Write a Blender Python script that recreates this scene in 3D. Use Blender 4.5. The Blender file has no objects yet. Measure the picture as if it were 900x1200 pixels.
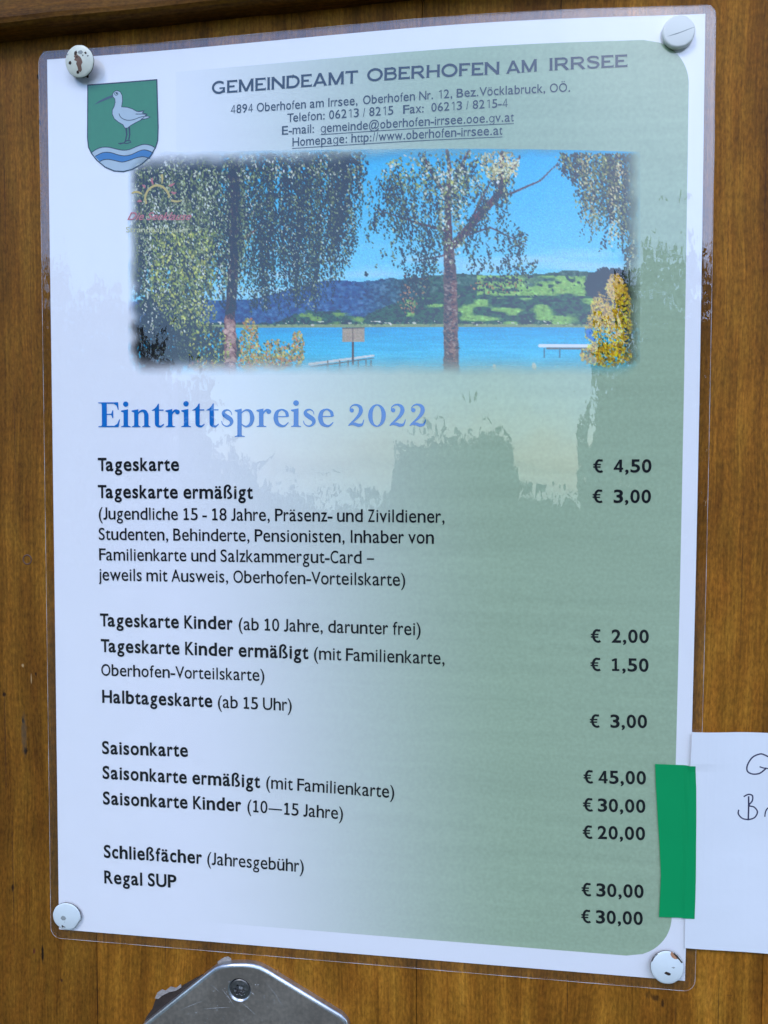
import bpy, bmesh, math, random
import numpy as np
from mathutils import Vector, Matrix

random.seed(5)
rng = np.random.default_rng(11)
scn = bpy.context.scene
COL = scn.collection
CZ = 1.45                                   # height of the notice's centre above the ground, metres

# ------------------------------------------------------------------ camera, sky, sun, exposure
cam_d = bpy.data.cameras.new('camera'); cam = bpy.data.objects.new('camera', cam_d); COL.objects.link(cam)
cam_d.sensor_fit = 'VERTICAL'; cam_d.sensor_height = 24.0; cam_d.lens = 24.0 * 867 / 1200
cam_d.clip_start = 0.01; cam_d.clip_end = 2000
_R = [(0.992557, 0.004194, -0.121712), (-0.009044, 0.999186, -0.039326), (0.121448, 0.040134, 0.991786)]
_ax = [Vector((a, -c, b)) for a, b, c in _R]
_m = Matrix((_ax[0], _ax[1], _ax[2])).transposed().to_4x4()
_m.translation = Vector((0.03785, -0.23696, CZ + 0.00811))
cam.matrix_world = _m
scn.camera = cam

SUN_EL, SUN_AZ = math.radians(42), math.radians(-28)   # azimuth: from straight out of the board, towards the left
world = bpy.data.worlds.new('World'); scn.world = world; world.use_nodes = True
wn = world.node_tree.nodes; wl = world.node_tree.links
sky = wn.new('ShaderNodeTexSky'); sky.sky_type = 'NISHITA'; sky.sun_disc = False
sky.sun_elevation = SUN_EL
sky.sun_rotation = math.radians(180) - SUN_AZ * -1
sky.air_density = 1.15; sky.dust_density = 1.6; sky.ozone_density = 8.0; sky.altitude = 500
wl.new(sky.outputs['Color'], wn['Background'].inputs['Color'])
wn['Background'].inputs['Strength'].default_value = 0.15
sl = bpy.data.lights.new('sun', 'SUN'); so = bpy.data.objects.new('sun', sl); COL.objects.link(so)
sl.energy = 0.5; sl.angle = math.radians(18); sl.color = (1.0, 0.97, 0.93)
_d = Vector((math.sin(SUN_AZ) * math.cos(SUN_EL), -math.cos(SUN_AZ) * math.cos(SUN_EL), math.sin(SUN_EL)))
so.rotation_euler = _d.to_track_quat('Z', 'Y').to_euler(); so.location = (0, -3, 4)
scn.view_settings.view_transform = 'Standard'; scn.view_settings.look = 'None'
scn.view_settings.exposure = 1.27; scn.view_settings.gamma = 1.0
scn.cycles.max_bounces = 8; scn.cycles.transparent_max_bounces = 16; scn.cycles.use_denoising = True
scn.cycles.sample_clamp_indirect = 6

# ------------------------------------------------------------------ helpers
def tag(o, label=None, cat=None, group=None, kind=None):
    if label: o['label'] = label
    if cat: o['category'] = cat
    if group: o['group'] = group
    if kind: o['kind'] = kind
    return o
def empty(name, loc):
    o = bpy.data.objects.new(name, None); COL.objects.link(o); o.location = loc; o.empty_display_size = 0.01
    return o
def mesh(name, verts, faces, mat, parent=None, smooth=False, loc=None):
    """verts in metres, world space; the object's origin goes to loc (default: its parent's origin, or 0)"""
    me = bpy.data.meshes.new(name)
    org = Vector(loc) if loc is not None else (parent_org(parent) if parent else Vector((0, 0, 0)))
    me.from_pydata([tuple(Vector(v) - org) for v in verts], [], faces); me.update()
    if mat: me.materials.append(mat)
    if smooth: me.polygons.foreach_set('use_smooth', [True] * len(me.polygons))
    o = bpy.data.objects.new(name, me); COL.objects.link(o)
    if parent:
        o.parent = parent; o.location = org - parent_org(parent)
    else:
        o.location = org
    return o
def parent_org(p):
    v = Vector(p.location)
    while p.parent:
        p = p.parent; v = v + Vector(p.location)
    return v

W, H = 0.210, 0.297
B1, B2, B3 = 0.003281, 0.002406, -0.000128
def bulge(x, y):                             # how far the sheet stands off the board, in metres
    u = min(max(x / W + .5, 0.), 1.); v = .5 - y / H
    s1 = math.sin(math.pi * u ** 1.6); vv = math.sin(math.pi * min(max(v, 0.), 1.))
    return B1 * max(s1, 0.) ** 1.3 * math.exp(-(v / .45) ** 2) + B2 * vv * u * u + B3 * vv * (1 - u) ** 2
def S(x, y, off=0.0):                        # point on the sheet, x y off in millimetres
    x *= .001; y *= .001
    return (x, -(bulge(x, y) + off * .001), CZ + y)
def Bd(x, y, off=0.0):                       # point on the wooden board (its face lies 0.8 mm behind the sheet)
    return (x * .001, .0008 - off * .001, CZ + y * .001)

def srgb(r, g, b):
    f = lambda c: c / 12.92 if c <= .04045 else ((c + .055) / 1.055) ** 2.4
    return (f(r / 255), f(g / 255), f(b / 255))
def new_mat(name):
    m = bpy.data.materials.new(name); m.use_nodes = True
    return m, m.node_tree.nodes, m.node_tree.links, m.node_tree.nodes['Principled BSDF']
def simple(name, col, rough=.6, metal=0., spec=.5, noise=0., scale=400., bump=0.):
    m, n, l, p = new_mat(name)
    p.inputs['Base Color'].default_value = (*col, 1); p.inputs['Roughness'].default_value = rough
    p.inputs['Metallic'].default_value = metal; p.inputs['Specular IOR Level'].default_value = spec
    if noise or bump:
        tc = n.new('ShaderNodeTexCoord'); nz = n.new('ShaderNodeTexNoise'); nz.inputs['Scale'].default_value = scale
        nz.inputs['Detail'].default_value = 4
        l.new(tc.outputs['Object'], nz.inputs['Vector'])
        if noise:
            mx = n.new('ShaderNodeMix'); mx.data_type = 'RGBA'
            mx.inputs[6].default_value = (*[c * (1 - noise) for c in col], 1); mx.inputs[7].default_value = (*[min(1, c * (1 + noise)) for c in col], 1)
            l.new(nz.outputs['Fac'], mx.inputs[0]); l.new(mx.outputs[2], p.inputs['Base Color'])
        if bump:
            b = n.new('ShaderNodeBump'); b.inputs['Strength'].default_value = .5; b.inputs['Distance'].default_value = bump
            l.new(nz.outputs['Fac'], b.inputs['Height']); l.new(b.outputs['Normal'], p.inputs['Normal'])
    return m
def math_node(n, l, op, a, b=None, c=None):
    q = n.new('ShaderNodeMath'); q.operation = op
    for i, v in enumerate((a, b, c)):
        if v is None: continue
        if hasattr(v, 'is_linked') or hasattr(v, 'links'): l.new(v, q.inputs[i])
        else: q.inputs[i].default_value = v
    return q.outputs[0]

# ------------------------------------------------------------------ materials
def wood_material(name, along='Z', tint=1.0, marks=()):
    m, n, l, p = new_mat(name)
    tc = n.new('ShaderNodeTexCoord')
    geo = n.new('ShaderNodeNewGeometry')
    oi = n.new('ShaderNodeObjectInfo')
    pos = geo.outputs['Position']
    sep = n.new('ShaderNodeSeparateXYZ'); l.new(pos, sep.inputs[0])
    a = (sep.outputs['X'], sep.outputs['Z']) if along == 'Z' else (sep.outputs['Z'], sep.outputs['X'])
    warp = n.new('ShaderNodeTexNoise'); warp.inputs['Scale'].default_value = 9; l.new(pos, warp.inputs['Vector'])
    wv = math_node(n, l, 'MULTIPLY_ADD', warp.outputs['Fac'], .012, -.006)
    ax = math_node(n, l, 'ADD', a[0], wv)
    def tex(sx, sz, detail, rough=.55):
        cx = n.new('ShaderNodeCombineXYZ')
        l.new(math_node(n, l, 'MULTIPLY', ax, sx), cx.inputs[0]); l.new(math_node(n, l, 'MULTIPLY', a[1], sz), cx.inputs[1])
        l.new(math_node(n, l, 'MULTIPLY', sep.outputs['Y'], sx), cx.inputs[2])
        t = n.new('ShaderNodeTexNoise'); t.inputs['Scale'].default_value = 1; t.inputs['Detail'].default_value = detail
        t.inputs['Roughness'].default_value = rough
        l.new(cx.outputs[0], t.inputs['Vector']); return t.outputs['Fac']
    broad = tex(42, 2.2, 3); rings = tex(210, 5, 4); fine = tex(1300, 34, 3, .7); pore = tex(1300, 480, 4, .65); blot = tex(60, 26, 5, .65)
    r = n.new('ShaderNodeValToRGB')
    mixv = math_node(n, l, 'ADD', math_node(n, l, 'MULTIPLY', broad, .42), math_node(n, l, 'MULTIPLY', rings, .28))
    mixv = math_node(n, l, 'ADD', mixv, math_node(n, l, 'MULTIPLY', blot, .30))
    l.new(mixv, r.inputs[0])
    e = r.color_ramp.elements
    e[0].position = .38; e[0].color = (.165 * tint, .051 * tint, .0046 * tint, 1)
    e[1].position = .63; e[1].color = (.58 * tint, .230 * tint, .028 * tint, 1)
    k = e.new(.50); k.color = (.33 * tint, .114 * tint, .0110 * tint, 1)
    k = e.new(.57); k.color = (.44 * tint, .162 * tint, .017 * tint, 1)
    def mult(col, fac, lo, hi, f0, f1):
        mr = n.new('ShaderNodeMapRange'); mr.inputs[1].default_value = f0; mr.inputs[2].default_value = f1
        mr.inputs[3].default_value = lo; mr.inputs[4].default_value = hi; l.new(fac, mr.inputs[0])
        v = n.new('ShaderNodeVectorMath'); v.operation = 'SCALE'; l.new(col, v.inputs[0]); l.new(mr.outputs[0], v.inputs[3])
        return v.outputs[0]
    oc = n.new('ShaderNodeMix'); oc.data_type = 'RGBA'; oc.blend_type = 'MULTIPLY'; oc.inputs[0].default_value = 1
    l.new(r.outputs['Color'], oc.inputs[6]); l.new(oi.outputs['Color'], oc.inputs[7])
    hue = n.new('ShaderNodeMix'); hue.data_type = 'RGBA'; hue.blend_type = 'MULTIPLY'; l.new(tex(260, 60, 2), hue.inputs[0]); l.new(oc.outputs[2], hue.inputs[6]); hue.inputs[7].default_value = (.80, 1.06, 1.0, 1)
    c = mult(hue.outputs[2], fine, .70, 1.26, .3, .7)
    c = mult(c, pore, .66, 1.34, .32, .68)
    h = math_node(n, l, 'ADD', math_node(n, l, 'MULTIPLY', fine, .6), math_node(n, l, 'MULTIPLY', pore, .4))
    # knots, nail holes and checks: (x mm, z mm, half width, half length, strength, r g b)
    for (mx, mz, hw, hl, st, colr) in marks:
        dx = math_node(n, l, 'DIVIDE', math_node(n, l, 'SUBTRACT', sep.outputs['X'], mx * .001), hw * .001)
        dz = math_node(n, l, 'DIVIDE', math_node(n, l, 'SUBTRACT', sep.outputs['Z'], CZ + mz * .001), hl * .001)
        d = math_node(n, l, 'SQRT', math_node(n, l, 'ADD', math_node(n, l, 'MULTIPLY', dx, dx), math_node(n, l, 'MULTIPLY', dz, dz)))
        d = math_node(n, l, 'ADD', d, math_node(n, l, 'MULTIPLY_ADD', pore, 1.2, -.6))
        mr = n.new('ShaderNodeMapRange'); mr.inputs[1].default_value = 1.25; mr.inputs[2].default_value = .55
        mr.inputs[3].default_value = 0; mr.inputs[4].default_value = st; l.new(d, mr.inputs[0])
        mx_ = n.new('ShaderNodeMix'); mx_.data_type = 'RGBA'; l.new(mr.outputs[0], mx_.inputs[0]); l.new(c, mx_.inputs[6])
        mx_.inputs[7].default_value = (*colr, 1); c = mx_.outputs[2]
        h = math_node(n, l, 'SUBTRACT', h, math_node(n, l, 'MULTIPLY', mr.outputs[0], .8))
    l.new(c, p.inputs['Base Color'])
    p.inputs['Roughness'].default_value = .6; p.inputs['Specular IOR Level'].default_value = .14
    b = n.new('ShaderNodeBump'); b.inputs['Strength'].default_value = .6; b.inputs['Distance'].default_value = .00018
    l.new(h, b.inputs['Height']); l.new(b.outputs['Normal'], p.inputs['Normal'])
    return m

DK = (.018, .009, .004); BR = (.07, .025, .008); GR = (.09, .07, .045); RD = (.12, .035, .012); LT = (.5, .32, .14)
MARKS = [(-124.7, -66.6, .7, .9, 1, DK), (-117.8, -75.6, .55, .8, 1, DK), (-117.0, -86.2, .8, 1.3, 1, DK), (-117.5, -80, 1.0, 7, .5, GR),
         (-124.6, -80, .22, 22, .7, BR), (-122.7, -135.3, .6, 1.2, 1, DK), (-122.5, -133, .2, 24, .75, BR), (-111.8, -158.2, .5, 3.6, 1, DK),
         (-115.0, -157.8, .5, 1.0, 1, RD), (-104.8, -167.4, .5, .7, 1, BR), (-91.6, -170, .22, 13, .8, BR), (-112.8, -58.9, .3, .6, 1, DK),
         (-114.5, -60.5, .2, 1.6, .8, LT), (-117.6, -56, .5, .6, .8, LT), (96.5, -155.3, 1.3, 1.1, .75, DK), (94.2, -154.6, 1.1, 1.5, .5, DK),
         (98.6, -157.0, .5, 1.2, .8, DK), (-108.8, 143.6, .45, .9, 1, DK), (-108.4, 128.5, .4, 1.0, .9, DK), (62.8, 154, .15, 4.5, .9, DK),
         (-27.5, -157.6, .8, 1.0, .8, RD), (-29.2, -158.6, .7, .5, .6, LT), (69, -157.5, .15, 8, .7, DK), (-119.2, 18, .16, 34, .5, BR), (-112.6, 64, .14, 26, .45, BR), (-121.5, 105, .2, 20, .5, BR), (119.5, -22, .16, 30, .45, BR), (113.2, 70, .14, 24, .4, BR), (123.5, 100, .2, 30, .45, BR), (115.5, -158, .18, 12, .6, BR), (102.5, -164, .16, 9, .5, BR), (11, -163, .15, 10, .5, BR), (118.5, -152.5, 1.2, .25, .35, BR), (-66.5, -152.5, .18, 9, .5, BR)]
M_wood = wood_material('stained_pine', 'Z', 1.0, MARKS)
M_rail = wood_material('stained_pine_rail', 'X', 0.52, [(-95, 166.5, 3.5, 1.0, .6, BR), (-80, 167.5, 3.2, .35, .35, LT), (-72, 169.0, 2.2, .3, .3, LT)])

FILM_F0 = .09                               # reflectance of polyester film, refractive index 1.66
def film_material():
    m = bpy.data.materials.new('laminate_film'); m.use_nodes = True
    n = m.node_tree.nodes; l = m.node_tree.links; n.clear()
    out = n.new('ShaderNodeOutputMaterial'); mix = n.new('ShaderNodeMixShader'); tr = n.new('ShaderNodeBsdfTransparent')
    gl = n.new('ShaderNodeBsdfGlossy')
    tr.inputs[0].default_value = (.985, .98, .985, 1); gl.inputs['Roughness'].default_value = .004
    geo = n.new('ShaderNodeNewGeometry')
    def nz(sc, det, st):
        mp = n.new('ShaderNodeMapping'); mp.inputs['Scale'].default_value = st; l.new(geo.outputs['Position'], mp.inputs[0])
        t = n.new('ShaderNodeTexNoise'); t.inputs['Scale'].default_value = sc; t.inputs['Detail'].default_value = det
        l.new(mp.outputs[0], t.inputs['Vector']); return t.outputs['Fac']
    b1 = n.new('ShaderNodeBump'); b1.inputs['Strength'].default_value = 1; b1.inputs['Distance'].default_value = .00020
    l.new(nz(42, 1.5, (1.6, 1, .8)), b1.inputs['Height'])
    b2 = n.new('ShaderNodeBump'); b2.inputs['Strength'].default_value = 1; b2.inputs['Distance'].default_value = .000032
    l.new(nz(150, 2, (1.6, 1, .7)), b2.inputs['Height']); l.new(b1.outputs[0], b2.inputs['Normal'])
    l.new(b2.outputs[0], gl.inputs['Normal'])
    # thin film: Schlick reflectance, the same from either side
    dt = n.new('ShaderNodeVectorMath'); dt.operation = 'DOT_PRODUCT'; l.new(geo.outputs['Incoming'], dt.inputs[0]); l.new(b2.outputs[0], dt.inputs[1])
    cosv = math_node(n, l, 'MINIMUM', math_node(n, l, 'ABSOLUTE', dt.outputs['Value']), 1.0)
    p5 = math_node(n, l, 'POWER', math_node(n, l, 'SUBTRACT', 1.0, cosv), 5.0)
    fr = math_node(n, l, 'MULTIPLY_ADD', p5, 1 - FILM_F0, FILM_F0)
    l.new(fr, mix.inputs[0]); l.new(tr.outputs[0], mix.inputs[1]); l.new(gl.outputs[0], mix.inputs[2])
    l.new(mix.outputs[0], out.inputs[0])
    return m
M_film = film_material()
PAPER = (.93, .93, .94)
M_paper = simple('white_paper', PAPER, .8, spec=.2, noise=.012, scale=90)
M_note = simple('note_paper', (.76, .77, .79), .8, spec=.2, noise=.02, scale=45, bump=.0009)
M_black = simple('black_print', (.008, .009, .012), .7, spec=.2)
M_grey = simple('grey_print', (.030, .050, .066), .7, spec=.2)
M_blue = simple('blue_print', (.002, .185, .56), .7, spec=.2)
M_redp = simple('red_print', (.58, .15, .14), .7, spec=.2)
M_yelp = simple('yellow_print', (.62, .46, .10), .7, spec=.2)
M_creamp = simple('cream_print', (.62, .58, .26), .7, spec=.2)
M_ink = simple('ballpoint_ink', (.03, .028, .075), .5)
M_tape = simple('green_tape', (.002, .31, .095), .36, spec=.4, noise=.05, scale=70, bump=.0003)

def panel_material():
    m, n, l, p = new_mat('pale_green_print')
    geo = n.new('ShaderNodeNewGeometry'); sep = n.new('ShaderNodeSeparateXYZ'); l.new(geo.outputs['Position'], sep.inputs[0])
    g = math_node(n, l, 'ADD', sep.outputs['X'], math_node(n, l, 'MULTIPLY', math_node(n, l, 'SUBTRACT', sep.outputs['Z'], CZ), .06))
    mr = n.new('ShaderNodeMapRange'); mr.interpolation_type = 'SMOOTHSTEP'
    mr.inputs[1].default_value = -.072; mr.inputs[2].default_value = .052; l.new(g, mr.inputs[0])
    mp = n.new('ShaderNodeMapping'); mp.inputs['Scale'].default_value = (12, 1, 260); l.new(geo.outputs['Position'], mp.inputs[0])
    st = n.new('ShaderNodeTexNoise'); st.inputs['Scale'].default_value = 1; st.inputs['Detail'].default_value = 3; l.new(mp.outputs[0], st.inputs['Vector'])
    sp = n.new('ShaderNodeTexNoise'); sp.inputs['Scale'].default_value = 900; sp.inputs['Detail'].default_value = 2; l.new(geo.outputs['Position'], sp.inputs['Vector'])
    v = math_node(n, l, 'ADD', math_node(n, l, 'MULTIPLY_ADD', st.outputs['Fac'], .24, -.12), math_node(n, l, 'MULTIPLY_ADD', sp.outputs['Fac'], .30, -.15))
    v = math_node(n, l, 'ADD', v, 1.0)
    sc = n.new('ShaderNodeVectorMath'); sc.operation = 'SCALE'; sc.inputs[0].default_value = (.40, .52, .345); l.new(v, sc.inputs[3])
    mx = n.new('ShaderNodeMix'); mx.data_type = 'RGBA'; l.new(mr.outputs[0], mx.inputs[0]); mx.inputs[6].default_value = (*PAPER, 1)
    l.new(sc.outputs[0], mx.inputs[7]); l.new(mx.outputs[2], p.inputs['Base Color'])
    p.inputs['Roughness'].default_value = .8; p.inputs['Specular IOR Level'].default_value = .2
    return m
M_panel = panel_material()

# ------------------------------------------------------------------ ground, lake, far trees (seen only mirrored in the laminate)
M_ground = simple('trodden_grass', (.055, .07, .03), .9, noise=.5, scale=1.5)
M_water = simple('lake_water', (.03, .06, .07), .06, bump=.0)
mesh('ground', [(-40, .6, 0), (40, .6, 0), (40, -20, 0), (-40, -20, 0)], [(0, 3, 2, 1)], M_ground)['kind'] = 'structure'
mesh('lake', [(-600, -20, -.05), (600, -20, -.05), (600, -900, -.05), (-600, -900, -.05)], [(0, 3, 2, 1)], M_water)['kind'] = 'structure'
mesh('terrain', [(-600, 300, -.08), (600, 300, -.08), (600, -20, -.08), (-600, -20, -.08)], [(0, 3, 2, 1)], M_ground)['kind'] = 'structure'

def tree_belt():
    sky_line = [(-60, 24), (-45, 21), (-38, 17), (-31, 13.5), (-28, 11), (-25, 8), (-22.5, 3), (-20, -1), (-15, -4), (-10, -4), (-9, 0), (-7, 1.5), (-1, 1.8),  # low middle hump is added, standing in for the photographer's dark reflection
                (1.8, 1.5), (3, -3), (8, -3.5), (9, 2), (10, 6.5), (12, 11), (15, 15), (17, 17.5), (22, 19), (30, 17), (40, 20), (60, 24)]
    az = np.array([a for a, e in sky_line]); el = np.array([e for a, e in sky_line])
    ww = np.interp(np.linspace(-60, 60, 4000), az, np.maximum(el + 9, .8))
    cdf = np.cumsum(ww); cdf /= cdf[-1]
    N = 46000
    A = np.interp(rng.random(N), cdf, np.linspace(-60, 60, 4000)); top = np.interp(A, az, el)
    top = top + 1.2 * np.sin(A * 2.3) * (top > 2) + .8 * np.sin(A * 7.1 + 1) * (top > 2)
    t = rng.random(N) ** .75
    E_ = -7 + (top + 7) * t + rng.normal(0, 1, N) * (.4 + .9 * (rng.random(N) > .8))
    keep = E_ > -6.5; A, E_ = A[keep], E_[keep]; N = len(A)
    D = rng.uniform(13, 16.5, N)
    px = .038 + D * np.sin(np.radians(A)); py = -.237 - D * np.cos(np.radians(A)); pz = CZ + D * np.tan(np.radians(E_))
    pz = np.maximum(pz, .05)
    s = rng.uniform(.07, .17, N) * np.where(t < .8, 1.7, 1.0)[keep]
    d1 = rng.normal(size=(N, 3)); d1 /= np.linalg.norm(d1, axis=1)[:, None]
    d2 = np.cross(d1, rng.normal(size=(N, 3))); d2 /= np.linalg.norm(d2, axis=1)[:, None]
    P = np.stack([px, py, pz], 1)
    V = np.stack([P - d1 * s[:, None], P + d2 * s[:, None] * .5, P + d1 * s[:, None], P - d2 * s[:, None] * .5], 1).reshape(-1, 3)
    V[:, 2] = np.maximum(V[:, 2], .01)
    me = bpy.data.meshes.new('lakeside_trees')
    me.vertices.add(len(V)); me.vertices.foreach_set('co', V.ravel())
    me.loops.add(len(V)); me.loops.foreach_set('vertex_index', np.arange(len(V), dtype=np.int32))
    me.polygons.add(N); me.polygons.foreach_set('loop_start', np.arange(N, dtype=np.int32) * 4); me.polygons.foreach_set('loop_total', np.full(N, 4, dtype=np.int32))
    me.update(); me.validate()
    me.materials.append(simple('dark_foliage', (.030, .045, .022), .7, noise=.4, scale=.8))
    o = bpy.data.objects.new('lakeside_trees', me); COL.objects.link(o)
    tag(o, 'dark belt of lakeside trees and a photographer stand-in mirrored in the laminate film', kind='stuff'); o['category'] = 'trees'
tree_belt()

# ------------------------------------------------------------------ wooden board of planks, and the rail above it
board = empty('wooden_board', (0, .0008, CZ))
tag(board, 'brown stained wooden board of upright planks behind the laminated notice', 'board')
def box(name, x0, x1, y0, y1, z0, z1, mat, parent, bev=0.0, seg=2):
    me = bpy.data.meshes.new(name); bm = bmesh.new()
    org = parent_org(parent) if parent else Vector((0, 0, 0))
    vs = [bm.verts.new(Vector((x, y, z)) - org) for x in (x0, x1) for y in (y0, y1) for z in (z0, z1)]
    for f in ((0, 1, 3, 2), (4, 6, 7, 5), (0, 4, 5, 1), (2, 3, 7, 6), (0, 2, 6, 4), (1, 5, 7, 3)):
        bm.faces.new([vs[i] for i in f])
    bmesh.ops.recalc_face_normals(bm, faces=bm.faces)
    if bev: bmesh.ops.bevel(bm, geom=list(bm.edges), offset=bev, segments=seg, profile=.5, affect='EDGES')
    bm.to_mesh(me); bm.free(); me.materials.append(mat)
    o = bpy.data.objects.new(name, me); COL.objects.link(o); o.parent = parent
    return o
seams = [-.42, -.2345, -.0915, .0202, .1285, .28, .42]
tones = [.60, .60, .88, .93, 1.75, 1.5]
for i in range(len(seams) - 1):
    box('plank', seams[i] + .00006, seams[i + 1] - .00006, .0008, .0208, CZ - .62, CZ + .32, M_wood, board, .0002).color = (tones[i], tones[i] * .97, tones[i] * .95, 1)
rail = empty('top_rail', (0, .0008, CZ + .156))
tag(rail, 'rounded wooden rail crossing the board above the laminated notice', 'rail')
def make_rail():
    # a moulding swept along x, its lower edge rising slightly to the right
    prof = [(0, 0), (5.6, 0.0), (7.0, .35), (7.9, 1.2), (8.3, 2.6), (8.4, 14), (8.3, 30), (6.8, 32), (0, 32)]
    xs = np.linspace(-420, 420, 90); V = []; F = []
    for k, x in enumerate(xs):
        z0 = 155.6 + (x + 122.3) * .0262 + .12 * math.sin(x * .11) + .08 * math.sin(x * .31)
        for (o, z) in prof:
            V.append((x * .001, .0008 - (o + .1 * math.sin(x * .07 + z)* (o > 1)) * .001, CZ + (z0 + z) * .001))
    n = len(prof)
    for k in range(len(xs) - 1):
        for j in range(n - 1):
            F.append((k * n + j, (k + 1) * n + j, (k + 1) * n + j + 1, k * n + j + 1))
        F.append((k * n + n - 1, (k + 1) * n + n - 1, (k + 1) * n, k * n))
    F.append(tuple(range(n))); F.append(tuple(reversed([(len(xs) - 1) * n + j for j in range(n)])))
    o = mesh('rail_moulding', V, F, M_rail, rail, smooth=False)
    bm = bmesh.new(); bm.from_mesh(o.data); bmesh.ops.recalc_face_normals(bm, faces=bm.faces); bm.to_mesh(o.data); bm.free()
make_rail()
def ring_knot():                                   # the small round plug in the plank left of the notice
    cx, cz = -115.3, -19.1; V = []; F = []; n = 28
    for r, o in ((1.75, .02), (1.55, .12), (1.25, .03)):
        for k in range(n):
            a = 2 * math.pi * k / n; V.append(Bd(cx + r * math.cos(a), cz + r * math.sin(a) * 1.05, o))
    for q in range(2):
        for k in range(n): F.append((q * n + k, q * n + (k + 1) % n, (q + 1) * n + (k + 1) % n, (q + 1) * n + k))
    mesh('knot', V, F, simple('knot_rim', (.10, .042, .018), .6), board)
ring_knot()

# ------------------------------------------------------------------ laminated notice
notice = empty('laminated_notice', (0, 0, CZ))
tag(notice, 'laminated price list headed Eintrittspreise 2022 pinned to the wooden board', 'notice')

def sheet(name, x0, x1, y0, y1, nx, ny, off0, off1, mat, parent, inset=None, wob=0.0, edge_thin=False):
    """closed thin sheet following the notice's bulge; inset(y) narrows it near rounded corners"""
    V = []; F = []; n = (nx + 1) * (ny + 1)
    for side in (0, 1):
        for j in range(ny + 1):
            y = y0 + (y1 - y0) * j / ny
            ins = inset(y) if inset else 0
            for i in range(nx + 1):
                x = (x0 + ins) + (x1 - x0 - 2 * ins) * i / nx
                o = off1 if side else off0
                if edge_thin:
                    dd = min(x - x0, x1 - x, y - y0, y1 - y); t = min(max((dd - 2.0) / 2.5, 0), 1)
                    o = o * (.90 + .10 * t)
                if wob and side:
                    pass
                V.append(S(x + (wob * math.sin(y * .13) if i in (0, nx) else 0), y + (wob * math.sin(x * .11) if j in (0, ny) else 0), o))
    for j in range(ny):
        for i in range(nx):
            a = j * (nx + 1) + i
            F.append((a, a + 1, a + nx + 2, a + nx + 1))
            F.append((n + a, n + a + nx + 1, n + a + nx + 2, n + a + 1))
    for i in range(nx):
        F.append((i, n + i, n + i + 1, i + 1)); b = ny * (nx + 1)
        F.append((b + i, b + i + 1, n + b + i + 1, n + b + i))
    for j in range(ny):
        a = j * (nx + 1); b = a + nx
        F.append((a, a + nx + 1, n + a + nx + 1, n + a)); F.append((b, n + b, n + b + nx + 1, b + nx + 1))
    o = mesh(name, V, F, mat, parent, smooth=False)
    bm = bmesh.new(); bm.from_mesh(o.data); bmesh.ops.recalc_face_normals(bm, faces=bm.faces)
    for f in bm.faces: f.smooth = abs(f.normal.y) > .7
    bm.to_mesh(o.data); bm.free()
    o.data.set_sharp_from_angle(angle=math.radians(25))
    return o
paper = sheet('paper_sheet', -105, 105, -148.5, 148.5, 70, 98, -.10, 0.0, M_paper, notice)
def film_inset(y):
    d = min(151.6 + y, 151.6 - y)
    return 3.8 - math.sqrt(max(3.8 ** 2 - (3.8 - d) ** 2, 0)) if d < 3.8 else 0
def film_sheet():
    # rows crowd towards the rounded corners
    return sheet('laminate_film', -107.9, 108.0, -151.6, 151.0, 72, 160, -.15, .26, M_film, notice, film_inset, .12, True)
film = film_sheet()

def film_edge_highlight():
    # pale translucent bead added as the highlight line along the pouch's outer edge
    pts = []; c = 3.6
    x0, x1, y0, y1 = -107.9, 108.0, -151.6, 151.0
    def run(a, b, n): return [(a[0] + (b[0] - a[0]) * k / n, a[1] + (b[1] - a[1]) * k / n) for k in range(n)]
    def cor(cx, cy, a0): return [(cx + c * math.cos(math.radians(a0 + 90 * k / 6)), cy + c * math.sin(math.radians(a0 + 90 * k / 6))) for k in range(6)]
    pts = cor(x0 + c, y0 + c, 180) + run((x0 + c, y0), (x1 - c, y0), 60) + cor(x1 - c, y0 + c, 270) + run((x1, y0 + c), (x1, y1 - c), 80) + cor(x1 - c, y1 - c, 0) + run((x1 - c, y1), (x0 + c, y1), 60) + cor(x0 + c, y1 - c, 90) + run((x0, y1 - c), (x0, y0 + c), 80)
    V = []; F = []; n = len(pts); m = 5
    for i in range(n):
        a = Vector(pts[i - 1]); b = Vector(pts[(i + 1) % n]); t = (b - a).normalized(); nn = Vector((t.y, -t.x)); rad = .07 + .03 * math.sin(i * .9) + .02 * math.sin(i * 2.3)
        for k in range(m):
            an = 2 * math.pi * k / m; p = Vector(pts[i]) + nn * rad * math.cos(an) - nn * .05; V.append(S(p.x, p.y, .30 + rad * math.sin(an)))
    for i in range(n):
        j = (i + 1) % n
        for k in range(m): F.append((i * m + k, j * m + k, j * m + (k + 1) % m, i * m + (k + 1) % m))
    mt, nd, l, p = new_mat('pale_highlight_bead'); p.inputs['Base Color'].default_value = (.75, .72, .72, 1); p.inputs['Roughness'].default_value = .25; p.inputs['Alpha'].default_value = .34
    mesh('film_edge_highlight', V, F, mt, film, smooth=True)
film_edge_highlight()

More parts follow.
